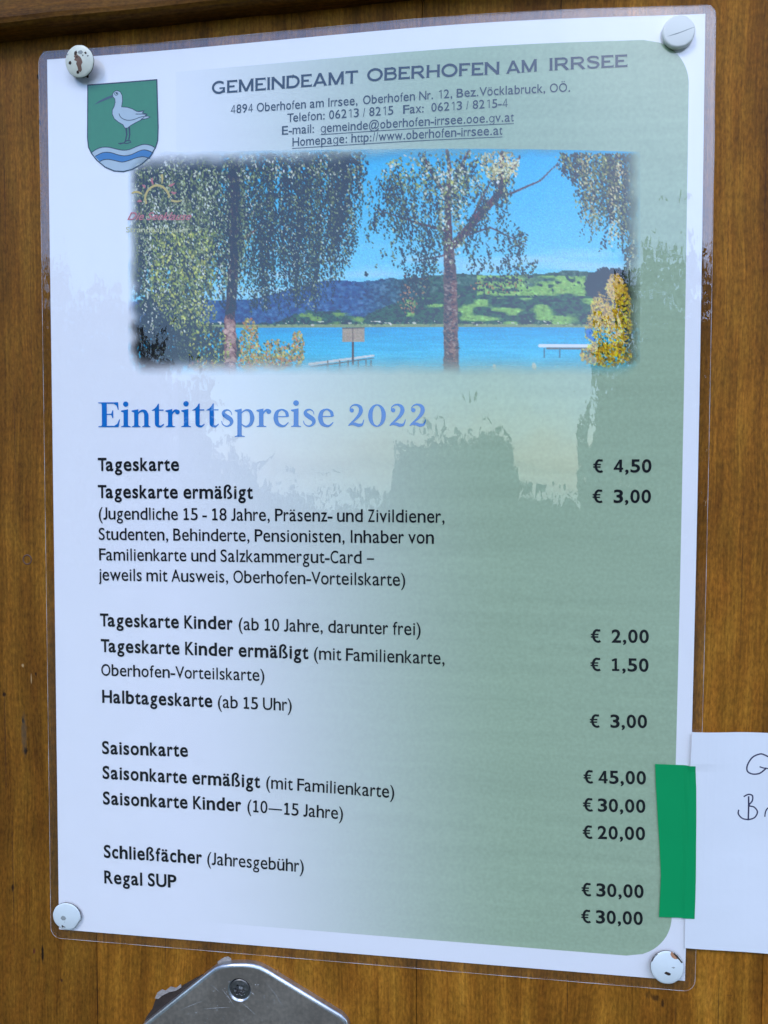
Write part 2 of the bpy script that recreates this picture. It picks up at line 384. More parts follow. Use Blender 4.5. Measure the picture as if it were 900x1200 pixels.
def lay(name, polys, mat, parent, off, proj=S):
    """flat print: list of (verts2d, faces) in mm, cut fine enough to follow the sheet, then laid on it"""
    bm = bmesh.new(); org = parent_org(parent)
    for k, (vs, fs) in enumerate(polys):
        v = [bm.verts.new((x, y, k)) for x, y in vs]
        for f in fs:
            try: bm.faces.new([v[i] for i in f])
            except ValueError: pass
    for it in range(6):
        L = [e for e in bm.edges if (e.verts[0].co.xy - e.verts[1].co.xy).length > 3.5]
        if not L: break
        bmesh.ops.triangulate(bm, faces=[f for f in bm.faces if len(f.verts) > 3])
        L = [e for e in bm.edges if (e.verts[0].co.xy - e.verts[1].co.xy).length > 3.5]
        bmesh.ops.subdivide_edges(bm, edges=L, cuts=1)
    bmesh.ops.triangulate(bm, faces=[f for f in bm.faces if len(f.verts) > 4])
    for v in bm.verts: v.co = Vector(proj(v.co.x, v.co.y, off + .0002 * v.co.z)) - org
    bm.normal_update()
    for f in bm.faces:
        if f.normal.y > 0: f.normal_flip()
    me = bpy.data.meshes.new(name); bm.to_mesh(me); bm.free(); me.materials.append(mat)
    o = bpy.data.objects.new(name, me); COL.objects.link(o); o.parent = parent
    return o
def ribbon(pts, wd, closed=False, smooth=0):
    P = [Vector(p) for p in pts]; Wd = list(wd) if hasattr(wd, '__len__') else [wd] * len(P)
    if smooth:
        Q = []; QW = []; n = len(P)
        rngk = n if closed else n - 1
        for i in range(rngk):
            g = (lambda k: P[k % n]) if closed else (lambda k: P[min(max(k, 0), n - 1)])
            w0 = Wd[i]; w1 = Wd[(i + 1) % n]
            for s in range(smooth):
                t = s / smooth
                a, b, c, d = g(i - 1), g(i), g(i + 1), g(i + 2)
                Q.append(.5 * ((2 * b) + (c - a) * t + (2 * a - 5 * b + 4 * c - d) * t * t + (3 * b - a - 3 * c + d) * t ** 3)); QW.append(w0 + (w1 - w0) * t)
        if not closed: Q.append(P[-1]); QW.append(Wd[-1])
        P, Wd = Q, QW
    n = len(P); vs = []; fs = []
    for i in range(n):
        if closed: a, b = P[i - 1], P[(i + 1) % n]
        else: a, b = P[max(i - 1, 0)], P[min(i + 1, n - 1)]
        m = 1.0
        if 0 < i < n - 1 or closed:
            u = (P[i] - a).normalized(); v = (b - P[i]).normalized(); t = (u + v)
            t = t.normalized() if t.length > 1e-6 else v
            m = 1 / max(.45, abs(t.dot(u)))
        else: t = (b - a).normalized()
        nn = Vector((-t.y, t.x)) * Wd[i] * .5 * m
        vs += [tuple(P[i] + nn), tuple(P[i] - nn)]
    for i in range(n if closed else n - 1):
        j = (i + 1) % n; fs.append((2 * i, 2 * i + 1, 2 * j + 1, 2 * j))
    return vs, fs
def poly(pts): return list(pts), [tuple(range(len(pts)))]
def disc(cx, cy, r, n=18, ry=None):
    return poly([(cx + r * math.cos(2 * math.pi * k / n), cy + (ry or r) * math.sin(2 * math.pi * k / n)) for k in range(n)])
def rect(x0, x1, y0, y1): return poly([(x0, y0), (x1, y0), (x1, y1), (x0, y1)])
def tri(pg):                                          # triangulate a concave polygon
    vs, fs = pg
    from mathutils.geometry import tessellate_polygon
    t = tessellate_polygon([[Vector((x, y, 0)) for x, y in vs]])
    return vs, [tuple(f) for f in t]
def bilerp(Q, u, v):
    a = [(1 - u) * Q[0][i] + u * Q[1][i] for i in (0, 1)]; b = [(1 - u) * Q[3][i] + u * Q[2][i] for i in (0, 1)]
    return (a[0] * (1 - v) + b[0] * v, a[1] * (1 - v) + b[1] * v)

# green panel, fading to white on the left
def green_panel():
    x0, x1, y0, y1, r = -60, 100.45, -141.7, 141.35, 13.5
    nx, ny = 50, 90; V = []; F = []
    for j in range(ny + 1):
        # denser rows at both ends for the round corners
        t = j / ny; y = y0 + (y1 - y0) * (t - .35 * math.sin(2 * math.pi * t) / (2 * math.pi) * 2)
        d = min(y - y0, y1 - y); ins = r - math.sqrt(max(r * r - (r - d) ** 2, 0)) if d < r else 0
        for i in range(nx + 1):
            V.append(S(x0 + (x1 - ins - x0) * i / nx, y, .04))
    for j in range(ny):
        for i in range(nx):
            a = j * (nx + 1) + i; F.append((a, a + 1, a + nx + 2, a + nx + 1))
    o = mesh('green_panel', V, F, M_panel, paper, smooth=True)
    return o
green_panel()

# ---- the printed lake photograph, painted here leaf by leaf into vertex colours of a flat print
PQ = [(-76.85, 116.81), (86.44, 108.08), (87.5, 40.95), (-77.66, 43.47)]
def lin(a):
    a = np.asarray(a, float) / 255
    return np.where(a <= .04045, a / 12.92, ((a + .055) / 1.055) ** 2.4)
def paint_photo():
    PW, PH = 600, 262; SC = 1.12
    w, h = int(PW * SC), int(PH * SC)
    img = np.zeros((h, w, 3)); X0, Y0 = 150, 178
    yy, xx = np.mgrid[0:h, 0:w]; gx = xx / SC + X0; gy = yy / SC + Y0
    def ns(sx, sy, seed):                            # value noise
        r = np.random.default_rng(seed); a = r.random((int(PH / sy) + 3, int(PW / sx) + 3))
        u = (gx - X0) / sx; v = (gy - Y0) / sy; i = u.astype(int); j = v.astype(int); fu = u - i; fv = v - j
        fu = fu * fu * (3 - 2 * fu); fv = fv * fv * (3 - 2 * fv)
        return (a[j, i] * (1 - fu) + a[j, i + 1] * fu) * (1 - fv) + (a[j + 1, i] * (1 - fu) + a[j + 1, i + 1] * fu) * fv
    def mixc(mask, col):
        m = np.clip(mask, 0, 1)[..., None]; img[:] = img * (1 - m) + np.asarray(col, float) * m
    t = np.clip((gy - 178) / 160, 0, 1)[..., None]
    img[:] = np.array([70, 172, 232]) * (1 - t) + np.array([124, 198, 238]) * t
    mixc(.55 * np.clip((ns(60, 9, 1) - .45) * 3, 0, 1) * np.clip((gy - 285) / 20, 0, 1), (175, 208, 240))
    def seg(x0, y0, x1, y1, w0, w1, c0, c1=None, jit=0, al=1.0):
        c0 = np.array(c0, float); c1 = c0 if c1 is None else np.array(c1, float)
        L = math.hypot(x1 - x0, y1 - y0); st = max(2, int(L * 1.3))
        for k in range(st + 1):
            t = k / st; cx = (x0 + (x1 - x0) * t - X0) * SC; cy = (y0 + (y1 - y0) * t - Y0) * SC
            r = max(.5, (w0 + (w1 - w0) * t) * .5 * SC); c = c0 + (c1 - c0) * rng.random()
            if jit: cx += rng.normal(0, jit)
            i0, i1, j0, j1 = int(cx - r - 1), int(cx + r + 2), int(cy - r - 1), int(cy + r + 2)
            i0, j0 = max(i0, 0), max(j0, 0); i1, j1 = min(i1, w), min(j1, h)
            if i0 >= i1 or j0 >= j1: continue
            d = np.hypot(xx[j0:j1, i0:i1] - cx, yy[j0:j1, i0:i1] - cy); a = (np.clip(r - d + .5, 0, 1) * al)[..., None]
            img[j0:j1, i0:i1] = img[j0:j1, i0:i1] * (1 - a) + c * a
    def leaf(cx, cy, a, b, th, c, al=.95):
        cx = (cx - X0) * SC; cy = (cy - Y0) * SC; a *= SC; b *= SC; R = int(a + 2)
        i0, i1, j0, j1 = int(cx) - R, int(cx) + R + 1, int(cy) - R, int(cy) + R + 1
        if i0 < 0 or j0 < 0 or i1 > w or j1 > h: return
        dx = xx[j0:j1, i0:i1] - cx; dy = yy[j0:j1, i0:i1] - cy; ct, st = math.cos(th), math.sin(th)
        d = np.sqrt(((dx * ct + dy * st) / a) ** 2 + ((-dx * st + dy * ct) / b) ** 2)
        m = (np.clip((1.15 - d) * 2.2, 0, 1) * al)[..., None]
        img[j0:j1, i0:i1] = img[j0:j1, i0:i1] * (1 - m) + np.asarray(c) * m
    # hills
    rx = [150, 300, 340, 380, 412, 430, 470, 500, 543, 580, 641, 672, 700, 732, 760]
    ry = [352, 350, 342, 330, 328, 330, 327, 326, 321, 323, 321, 317, 318, 316, 316]
    ridge = np.interp(gx, rx, ry) + (ns(5, 5, 2) - .5) * 2
    n3 = ns(9, 5, 3); n4 = ns(3.2, 2.6, 4)
    hill = (gy > ridge)
    far = np.clip((gx - 430) / 90, 0, 1)[..., None]
    base = np.array([66, 98, 146]) * (1 - far) + np.array([74, 104, 100]) * far
    m = hill[..., None]; img[:] = np.where(m, base + (n4[..., None] - .5) * 40, img)
    r2 = np.interp(gx, [150, 330, 370, 400, 440, 480, 520, 560, 600, 700, 760], [384, 376, 366, 362, 372, 356, 342, 336, 340, 336, 330])
    near = (gy > r2 + (n3 - .5) * 8)
    mixc(near * .85, (66, 100, 88)); mixc(near * np.clip((n4 - .52) * 6, 0, 1), (44, 72, 66))
    fields = ((gx > 570) & (gx < 690) & (gy > 323) & (gy < 346)) * np.clip((ns(20, 6, 5) - .25) * 5, 0, 1)
    mixc(fields, (128, 172, 104)); mixc(fields * np.clip((n4 - .5) * 2, 0, .6), (156, 190, 120)); mixc(fields * np.clip((ns(4, 3, 6) - .72) * 9, 0, 1), (58, 88, 62))
    f2 = ((gx > 490) & (gx < 700) & (gy > 349) & (gy < 381)) * np.clip((ns(17, 5, 7) - .48) * 6, 0, 1)
    mixc(f2, (128, 172, 104)); f3 = ((gx > 360) & (gx < 450) & (gy > 366) & (gy < 384)) * np.clip((ns(13, 5, 8) - .42) * 6, 0, 1)
    mixc(f3, (118, 156, 92))
    mixc((gy > 379.5) & (gy < 383), (130, 150, 120)); mixc(((gy > 376) & (gy < 381)) * (ns(3, 2, 9) > .86), (215, 205, 205))
    for k in range(2600):
        x = rng.uniform(300, 745); y = rng.uniform(322, 381); rr_ = np.interp(x, rx, ry)
        if y < rr_ + 2: continue
        jj, ii = int((y - Y0) * SC), int((x - X0) * SC); c = img[jj, ii] * rng.uniform(.72, 1.22)
        leaf(x, y, rng.uniform(1.2, 2.8), rng.uniform(.8, 1.5), rng.normal(0, .4), c, .6)
    # lake
    wt = gy > 382.8; t2 = np.clip((gy - 383) / 45, 0, 1)[..., None]
    img[:] = np.where(wt[..., None], np.array([50, 158, 214]) * (1 - t2) + np.array([84, 186, 224]) * t2 + (ns(22, 1.6, 10)[..., None] - .5) * 16, img)
    def leaves(N, area, cols, size=(1.3, 2.4), hang=.35, al=.95):
        cols = np.array(cols, float); k = 0; tries = 0
        while k < N and tries < N * 12:
            tries += 1
            x, y = area(rng)
            if x is None: continue
            c = cols[rng.integers(len(cols))] * rng.uniform(.82, 1.15)
            a = rng.uniform(*size); leaf(x, y, a, a * rng.uniform(.4, .7), math.pi / 2 + rng.normal(0, .75), c, al); k += 1
    DKL = [(48, 60, 62), (58, 72, 70), (66, 82, 74), (40, 50, 56)]; MIDL = [(86, 104, 84), (104, 120, 92), (120, 134, 100)]
    LTL = [(186, 200, 190), (150, 166, 140), (206, 216, 210), (132, 148, 112)]; YEL = [(150, 168, 96), (172, 180, 104), (128, 148, 84), (190, 194, 122)]
    def strands(N, xr, y0r, bot, cols, size, step, drift=.18, frac=(.4, 1.05), jit=1.7, al=.9, minlen=0):
        cols = np.array(cols, float)
        for _ in range(N):
            x = rng.uniform(*xr); y = rng.uniform(*y0r); yb = np.interp(x, *bot); ye = y + (yb - y) * rng.uniform(*frac)
            if minlen: ye = min(ye, y + rng.uniform(.4, 1) * minlen)
            dx = rng.normal(0, drift); base = rng.uniform(.8, 1.18); c0 = cols[rng.integers(len(cols))]
            while y < ye:
                c = (c0 if rng.random() < .6 else cols[rng.integers(len(cols))]) * base * rng.uniform(.85, 1.15); a = rng.uniform(*size)
                leaf(x + rng.normal(0, jit), y, a, a * rng.uniform(.4, .65), math.pi / 2 + rng.normal(0, .6), c, al)
                y += rng.uniform(.6, 1.4) * step; x += dx + rng.normal(0, .35)
    # pier, sign board and jetty
    seg(376, 426, 452, 416, 3, 2, (226, 220, 226), (200, 196, 205)); seg(378, 429, 452, 419, 1.4, 1, (98, 92, 96))
    for x in (398, 412, 422, 434, 443, 449): seg(x, 422, x, 436, 1.3, 1.3, (96, 90, 88))
    seg(427.6, 400, 427.6, 426, 2.2, 2.2, (84, 76, 72))
    for k in range(9): seg(416, 384.5 + k * 1.8, 440.5, 384.5 + k * 1.8, 1.9, 1.9, (150, 138, 128), (168, 156, 144))
    seg(427.6, 384, 427.6, 399, 1, 1, (96, 86, 80)); seg(415.5, 384, 441, 383.6, 1, 1, (92, 84, 80))
    seg(640, 404.6, 700, 404.6, 3.4, 3.4, (226, 226, 232)); seg(648, 407.6, 700, 407.6, 2, 2, (100, 104, 112))
    for x in (645, 662, 690): seg(x, 408, x, 418, 1.6, 1.6, (66, 120, 150))
    leaf(590, 430, 4, 2, 1.4, (226, 214, 200)); leaf(634, 429, 5, 2.6, 1.4, (232, 222, 200))
    # left birch: dark shrubs, trunk, hanging curtains
    def blob(cx, cy, rx, ry):
        def f(r):
            a = r.random() * 6.283; q = math.sqrt(r.random()); return cx + rx * q * math.cos(a), cy + ry * q * math.sin(a)
        return f
    holes = ns(11, 17, 21); holes2 = ns(5, 8, 22)
    def sample(f, thr, x, y):
        i = min(max(int((x - X0) * SC), 0), w - 1); j = min(max(int((y - Y0) * SC), 0), h - 1); return f[j, i] > thr
    def curtain(x0, x1, y0, bot, thr=.0):
        def f(r):
            x = r.uniform(x0, x1); b = np.interp(x, *bot); y = y0 + (b - y0) * r.random()
            dens = .60 - .42 * np.clip((y - y0) / max(b - y0, 1), 0, 1) + thr
            i = min(max(int((x - X0) * SC), 0), w - 1); j = min(max(int((y - Y0) * SC), 0), h - 1)
            if holes[j, i] * .6 + holes2[j, i] * .4 < .62 - dens: return None, None
            return x, y
        return f
    botL = ([150, 180, 215, 250, 262, 300, 320, 350, 372, 392, 405, 420, 432, 445], [345, 352, 395, 372, 350, 352, 368, 350, 358, 366, 330, 325, 262, 215])
    leaves(1500, blob(192, 390, 46, 50), [(36, 44, 54), (46, 56, 64), (30, 36, 46), (60, 72, 78)], (2, 4))
    leaves(900, blob(252, 408, 40, 28), [(38, 48, 56), (50, 60, 66), (62, 76, 72), (84, 100, 84)], (1.6, 3.2))
    strands(150, (150, 262), (176, 190), botL, DKL + MIDL[:1], (1.8, 3.2), 2.2, jit=2.6)
    strands(88, (258, 440), (176, 190), botL, DKL, (1.5, 2.7), 2.3, jit=2.2)
    leaves(1300, lambda r: (r.uniform(150, 430), 176 + abs(r.normal(0, 24))), DKL + MIDL[:1], (1.6, 2.9))
    seg(285, 190, 284, 300, 12, 13, (58, 54, 62), (74, 66, 72), .5); seg(284, 300, 279, 372, 12, 11, (92, 80, 82), (66, 60, 68), .6)
    seg(279, 372, 279, 440, 12, 15, (172, 136, 134), (74, 58, 62), .8)
    seg(279, 375, 279, 436, 5, 6, (206, 184, 180), (110, 84, 86), 3.0, .75)
    seg(288, 285, 312, 268, 4, 2, (120, 92, 88)); seg(286, 320, 268, 300, 3, 2, (70, 62, 66)); seg(289, 262, 330, 232, 3, 1.5, (70, 62, 64))
    strands(190, (150, 300), (176, 250), botL, DKL + MIDL + LTL[1:], (1.0, 2.0), 2.1, jit=2.4)
    strands(190, (262, 443), (176, 262), botL, DKL + DKL + MIDL, (.9, 1.9), 2.3, jit=1.9)
    strands(60, (300, 443), (240, 300), ([300, 350, 392, 410, 432, 445], [372, 366, 374, 340, 290, 240]), DKL, (.9, 1.7), 2.6, jit=1.2)
    leaves(1500, curtain(152, 440, 178, botL, .16), LTL + MIDL, (.8, 1.6), al=.75)
    leaves(900, curtain(180, 262, 270, ([180, 200, 230, 262], [345, 375, 396, 372]), .1), YEL + MIDL, (1.2, 2.3))
    leaves(520, blob(190, 395, 40, 40), [(70, 84, 90), (96, 112, 118), (52, 62, 70)], (.9, 1.7)); leaves(160, blob(255, 408, 28, 24), MIDL + YEL, (1, 1.8))
    leaves(460, lambda r: (r.uniform(160, 440), r.uniform(180, 210)), DKL + MIDL + LTL, (1.2, 2.2))
    for cx, cy, rx_, ry_, N in ((303, 405, 13, 34, 420), (335, 415, 22, 18, 330), (362, 408, 8, 22, 200), (322, 424, 36, 10, 240), (250, 428, 22, 7, 120)):
        leaves(N, blob(cx, cy, rx_, ry_), [(176, 142, 84), (150, 156, 92), (196, 126, 92), (120, 128, 80), (206, 186, 110), (86, 96, 80)], (1, 2.1))
    # right-hand hanging tree, dark conifer and golden shrub
    leaves(520, blob(716, 334, 26, 20), [(42, 58, 70), (54, 72, 84), (34, 46, 60)], (1.8, 3.4))
    leaves(620, lambda r: (r.uniform(733, 752), r.uniform(290, 425)), [(60, 78, 70), (44, 60, 58), (84, 100, 84)], (1.6, 3))
    botR = ([662, 672, 690, 697, 710, 720, 730, 740, 752], [208, 212, 255, 285, 262, 270, 305, 330, 340])
    strands(60, (664, 752), (174, 186), botR, DKL + MIDL, (1.4, 2.6), 2.2, jit=2.2)
    strands(95, (662, 754), (174, 240), botR, DKL + MIDL + [(196, 190, 160), (168, 160, 120), (146, 150, 96)], (1.0, 2.1), 2.2, jit=2.0)
    GOLD = [(206, 176, 60), (226, 196, 84), (176, 146, 52), (150, 136, 64), (190, 160, 60)]
    leaves(430, blob(711, 388, 21, 34), GOLD, (1.2, 2.6), al=.85); leaves(380, blob(726, 368, 15, 40), GOLD, (1.2, 2.6), al=.85); leaves(140, blob(706, 362, 10, 18), GOLD + [(196, 170, 130)], (1.1, 2.2), al=.8); leaves(260, blob(722, 335, 9, 15), [(196, 170, 130), (206, 176, 100)], (1.2, 2.2))
    leaves(300, blob(712, 415, 28, 14), GOLD + [(96, 104, 64)], (1.3, 2.6)); leaves(420, blob(717, 380, 25, 46), [(112, 104, 50), (226, 204, 116), (150, 130, 60)], (.8, 1.5), al=.8)
    leaf(694, 388, 5, 4.4, 0, (30, 120, 200)); seg(692, 392, 700, 398, 3, 3, (30, 118, 196))
    seg(733, 391, 752, 391, 1.6, 1.6, (54, 66, 58)); seg(733, 399, 752, 400, 1.6, 1.6, (54, 66, 58))
    # middle birch
    bark = ((84, 78, 84), (118, 106, 108)); 
    seg(541.5, 436, 540, 322, 16, 13, *bark, .7); seg(540, 322, 538, 285, 13, 10, *bark, .5); seg(543, 430, 544, 330, 5, 4, (150, 124, 118), (88, 70, 74), 1.6, .7)
    for s in ((538, 288, 537, 250, 9, 7), (537, 250, 539, 200, 7, 4), (539, 200, 536, 180, 4, 3), (545, 288, 572, 255, 9, 8), (572, 255, 596, 228, 8, 6.5), (596, 228, 598, 182, 6, 4),
              (536, 232, 522, 212, 4, 3), (522, 212, 509, 184, 3, 2), (540, 225, 556, 190, 4.5, 3), (556, 190, 561, 180, 3, 2), (598, 222, 618, 186, 3, 2), (601, 232, 640, 214, 2.5, 1.6), (640, 214, 660, 193, 1.6, 1),
              (536, 272, 500, 262, 3, 2), (500, 262, 452, 246, 2, 1), (550, 280, 585, 268, 2.6, 1.6), (585, 268, 625, 288, 1.6, .9), (534, 300, 505, 306, 2, 1), (558, 272, 590, 205, 2, 1.2), (560, 268, 575, 232, 2, 1.2)):
        seg(*s, (120, 92, 96), (74, 62, 70), .4)
    holes = ns(13, 15, 31); holes2 = ns(6, 8, 32)
    def crown(x0, x1, yt, yb, thr):
        tx = ([x0] + list(yt[0]) + [x1]); ty = [yt[1][0]] + list(yt[1]) + [yt[1][-1]]
        def f(r):
            x = r.uniform(x0, x1); a = np.interp(x, tx, ty); b = np.interp(x, *yb); y = r.uniform(a, b)
            i = min(max(int((x - X0) * SC), 0), w - 1); j = min(max(int((y - Y0) * SC), 0), h - 1)
            if holes[j, i] * .55 + holes2[j, i] * .45 < thr: return None, None
            return x, y
        return f
    cb = ([440, 450, 465, 480, 495, 515, 530, 550, 560, 580, 600, 615, 630, 640], [330, 322, 300, 330, 372, 360, 300, 300, 320, 322, 326, 342, 330, 300])
    ct_ = ([445, 470, 500, 540, 590, 640], [262, 200, 186, 184, 190, 280])
    BR_ = [(500, 262, 452, 246), (536, 272, 500, 262), (522, 212, 509, 184), (536, 240, 480, 205), (480, 205, 452, 215), (534, 300, 480, 288), (545, 288, 572, 255), (596, 228, 598, 190), (585, 268, 625, 288), (550, 300, 610, 310),
           (540, 225, 556, 190), (572, 255, 590, 205), (538, 250, 470, 232), (536, 300, 496, 330)]
    for k in range(260):
        a = BR_[rng.integers(len(BR_))]; t = rng.random(); x = a[0] + (a[2] - a[0]) * t + rng.normal(0, 6); y = a[1] + (a[3] - a[1]) * t + rng.normal(0, 7)
        strands(1, (x, x), (y, y), cb, DKL + DKL + MIDL[:2] + ([(150, 160, 130)] if y < 250 else []), (1.0, 2.2), 2.2, .12, (.2, .8), 1.8, .9, 52)
    leaves(900, crown(442, 640, ct_, cb, .56), DKL + DKL + MIDL, (1.0, 2.0))
    leaves(380, blob(538, 205, 78, 26), LTL + MIDL + YEL[:2], (1.1, 2.3)); leaves(240, blob(595, 196, 22, 18), [(190, 186, 150), (160, 158, 120), (210, 206, 180)], (1.1, 2.2))
    leaves(230, blob(500, 340, 17, 26), DKL + DKL + [(134, 110, 92)], (1.1, 2.0)); leaves(36, blob(492, 352, 12, 16), [(168, 128, 104), (150, 120, 100)], (1.0, 1.8))
    leaves(120, blob(594, 334, 34, 10), DKL + [(160, 120, 90)], (1.1, 2)); leaves(260, blob(543, 250, 16, 60), LTL + MIDL, (1.1, 2.2))
    for k in range(260):
        y = rng.uniform(205, 372); leaf(np.interp(y, [200, 300, 372], [285, 284, 279.5]) + rng.normal(0, 3.2), y, rng.uniform(2, 4), rng.uniform(1, 2), 1.5 + rng.normal(0, .3), ((52, 48, 56) if rng.random() < .7 else (84, 76, 80)), .55)
    for k in range(150):
        y = rng.uniform(300, 434); leaf(np.interp(y, [300, 434], [540, 541.5]) + rng.normal(0, 4), y, rng.uniform(1, 2.6), rng.uniform(.6, 1.3), rng.normal(0, .5), ((150, 140, 140) if rng.random() < .45 else (58, 52, 58)), .7)
    # print grain
    img[:] = img * (1 + rng.normal(0, .035, (h, w, 1))) + rng.normal(0, 2.5, (h, w, 3))
    alb = (lin(np.clip(img, 0, 255)) - np.array([.05, .07, .09])) / np.array([.60, .68, .86]); alb = np.clip(alb, .012, .85)
    # soft edges, the print dissolves into the page
    n = (ns(16, 12, 41) - .5) * 5
    ex = np.clip(np.minimum((gx - 147 + n) / 24, (754 - gx + n) / 30), 0, 1); ey = np.clip(np.minimum((gy - (200 - (gx - 150) * .035) + 22 + n) / 32, (441 - gy + n * .6) / 30), 0, 1)
    al = np.clip(1 - np.sqrt((1 - ex) ** 2 + (1 - ey) ** 2), 0, 1); al = al * al * (3 - 2 * al)
    # deeper corner rounding
    return alb, al, w, h
def photo_print():
    alb, al, w, h = paint_photo()
    V = np.zeros((h, w, 3)); us = np.linspace(0, 1, w); vs = np.linspace(0, 1, h)
    U, Vv = np.meshgrid(us, vs)
    q = [np.array(p) for p in PQ]
    P = ((1 - U)[..., None] * q[0] + U[..., None] * q[1]) * (1 - Vv)[..., None] + ((1 - U)[..., None] * q[3] + U[..., None] * q[2]) * Vv[..., None]
    x = P[..., 0] * .001; y = P[..., 1] * .001
    u = np.clip(x / W + .5, 0, 1); v = .5 - y / H; vv = np.sin(np.pi * np.clip(v, 0, 1))
    bz = B1 * np.maximum(np.sin(np.pi * u ** 1.6), 0) ** 1.3 * np.exp(-(v / .45) ** 2) + B2 * vv * u * u + B3 * vv * (1 - u) ** 2
    co = np.stack([x, -(bz + .00009), y], -1).reshape(-1, 3)
    me = bpy.data.meshes.new('printed_photograph'); n = w * h
    me.vertices.add(n); me.vertices.foreach_set('co', co.ravel())
    a = (np.arange(h - 1)[:, None] * w + np.arange(w - 1)[None]).ravel()
    F = np.stack([a, a + w, a + w + 1, a + 1], 1).astype(np.int32)
    me.loops.add(F.size); me.loops.foreach_set('vertex_index', F.ravel())
    me.polygons.add(len(F)); me.polygons.foreach_set('loop_start', np.arange(len(F), dtype=np.int32) * 4); me.polygons.foreach_set('loop_total', np.full(len(F), 4, dtype=np.int32))
    me.update(calc_edges=True)
    ca = me.color_attributes.new('ink', 'FLOAT_COLOR', 'POINT')
    ca.data.foreach_set('color', np.concatenate([alb.reshape(-1, 3), al.reshape(-1, 1)], 1).astype(np.float32).ravel())
    m, nn, l, p = new_mat('lake_photograph_print')
    at = nn.new('ShaderNodeVertexColor'); at.layer_name = 'ink'
    l.new(at.outputs['Color'], p.inputs['Base Color']); l.new(at.outputs['Alpha'], p.inputs['Alpha'])
    p.inputs['Roughness'].default_value = .8; p.inputs['Specular IOR Level'].default_value = .2
    me.materials.append(m)
    o = bpy.data.objects.new('printed_photograph', me); COL.objects.link(o); o.parent = paper
    o['label'] = 'printed colour photograph of birches beside a blue lake'
photo_print()

# ---- small sun logo over the photograph
LQ = [(-79.91, 110.88), (-50.31, 109.23), (-50.48, 84.59), (-80.19, 85.8)]
def lz(x, y): return bilerp(LQ, x / 900, y / 810)
sc = 29.6 / 900
yel = [ribbon([lz(*p) for p in ((290, 350), (275, 290), (300, 215), (350, 170), (405, 155), (460, 172), (505, 215), (528, 262), (522, 285))], 22 * sc, smooth=4),
       ribbon([lz(*p) for p in ((130, 240), (165, 225), (205, 228), (245, 250))], [8 * sc, 20 * sc, 22 * sc, 8 * sc], smooth=3),
       ribbon([lz(*p) for p in ((450, 40), (458, 90), (452, 138))], [26 * sc, 20 * sc, 6 * sc], smooth=3),
       ribbon([lz(*p) for p in ((550, 312), (600, 325), (660, 318))], [22 * sc, 20 * sc, 8 * sc], smooth=3)]
red = [ribbon([lz(*p) for p in s], [9 * sc, 24 * sc, 7 * sc]) for s in (((350, 75), (345, 110), (362, 150)), ((245, 150), (268, 165), (275, 185)), ((190, 330), (215, 318), (240, 325)),
       ((585, 135), (550, 155), (525, 160)), ((550, 225), (580, 240), (605, 232)))]
logo = lay('sun_logo', yel, M_yelp, paper, .13)
lay('sun_logo_rays', red, M_redp, paper, .13)

# ---- coat of arms
crest = empty('coat_of_arms', (0, 0, 0)); crest.parent = notice
CQ = [(-103.42, 156.67), (-61.7, 153.53), (-62.09, 105.78), (-104.17, 107.85)]
def cz(x, y): return bilerp(CQ, x / 900, y / 1125)
cs = 41.9 / 900
M_cg = simple('crest_green', (.035, .245, .100), .7, spec=.2, noise=.12, scale=700)
M_cw = simple('crest_pale', (.47, .57, .61), .7, spec=.2, noise=.06, scale=500); M_cb = simple('crest_blue', (.035, .20, .46), .7, spec=.2)
M_line = simple('crest_line', (.015, .03, .04), .7, spec=.2)
arc = [(805, 800), (790, 850), (750, 920), (690, 975), (620, 1015), (550, 1035), (480, 1030), (410, 1000), (350, 950), (310, 900), (285, 850), (278, 780)]
shield = [(280, 382), (798, 342), (808, 700)] + arc
w1 = [(310, 890), (345, 865), (390, 850), (440, 850), (490, 862), (540, 872), (590, 868), (640, 848), (690, 830), (730, 830), (765, 842), (791, 860)]
w2 = [(335, 920), (370, 900), (410, 888), (460, 892), (510, 908), (560, 915), (610, 905), (660, 882), (700, 870), (740, 878), (772, 895)]
w3 = [(370, 958), (400, 945), (440, 942), (490, 952), (540, 962), (590, 950), (640, 932), (690, 922), (725, 928), (745, 938)]
C = lambda L: [cz(*p) for p in L]
shield_o = lay('shield', [tri(poly(C(shield)))], M_cg, crest, .06)
lay('shield_outline', [ribbon(C(shield), 8.5 * cs, closed=True)], M_line, shield_o, .10)
waves_o = lay('waves', [tri(poly(C(w1 + [(750, 920), (690, 975), (620, 1015), (550, 1035), (480, 1030), (410, 1000), (350, 950)])))], M_cw, crest, .07)
lay('blue_wave', [tri(poly(C(w2 + w3[::-1])))], M_cb, waves_o, .085)
lay('wave_lines', [ribbon(C(w), 6 * cs, smooth=3) for w in (w1, w2, w3)], M_line, waves_o, .10)
body = [(470, 470), (468, 448), (480, 430), (500, 422), (525, 432), (540, 460), (542, 500), (535, 545), (575, 548), (610, 558), (650, 580), (705, 575), (690, 592), (728, 600), (712, 610), (750, 622),
        (722, 634), (690, 640), (640, 665), (605, 685), (580, 705), (560, 705), (545, 680), (510, 660), (480, 635), (465, 600), (465, 570), (480, 540), (487, 510), (484, 485)]
bird = lay('curlew', [tri(poly(C(body)))], M_cw, crest, .09)
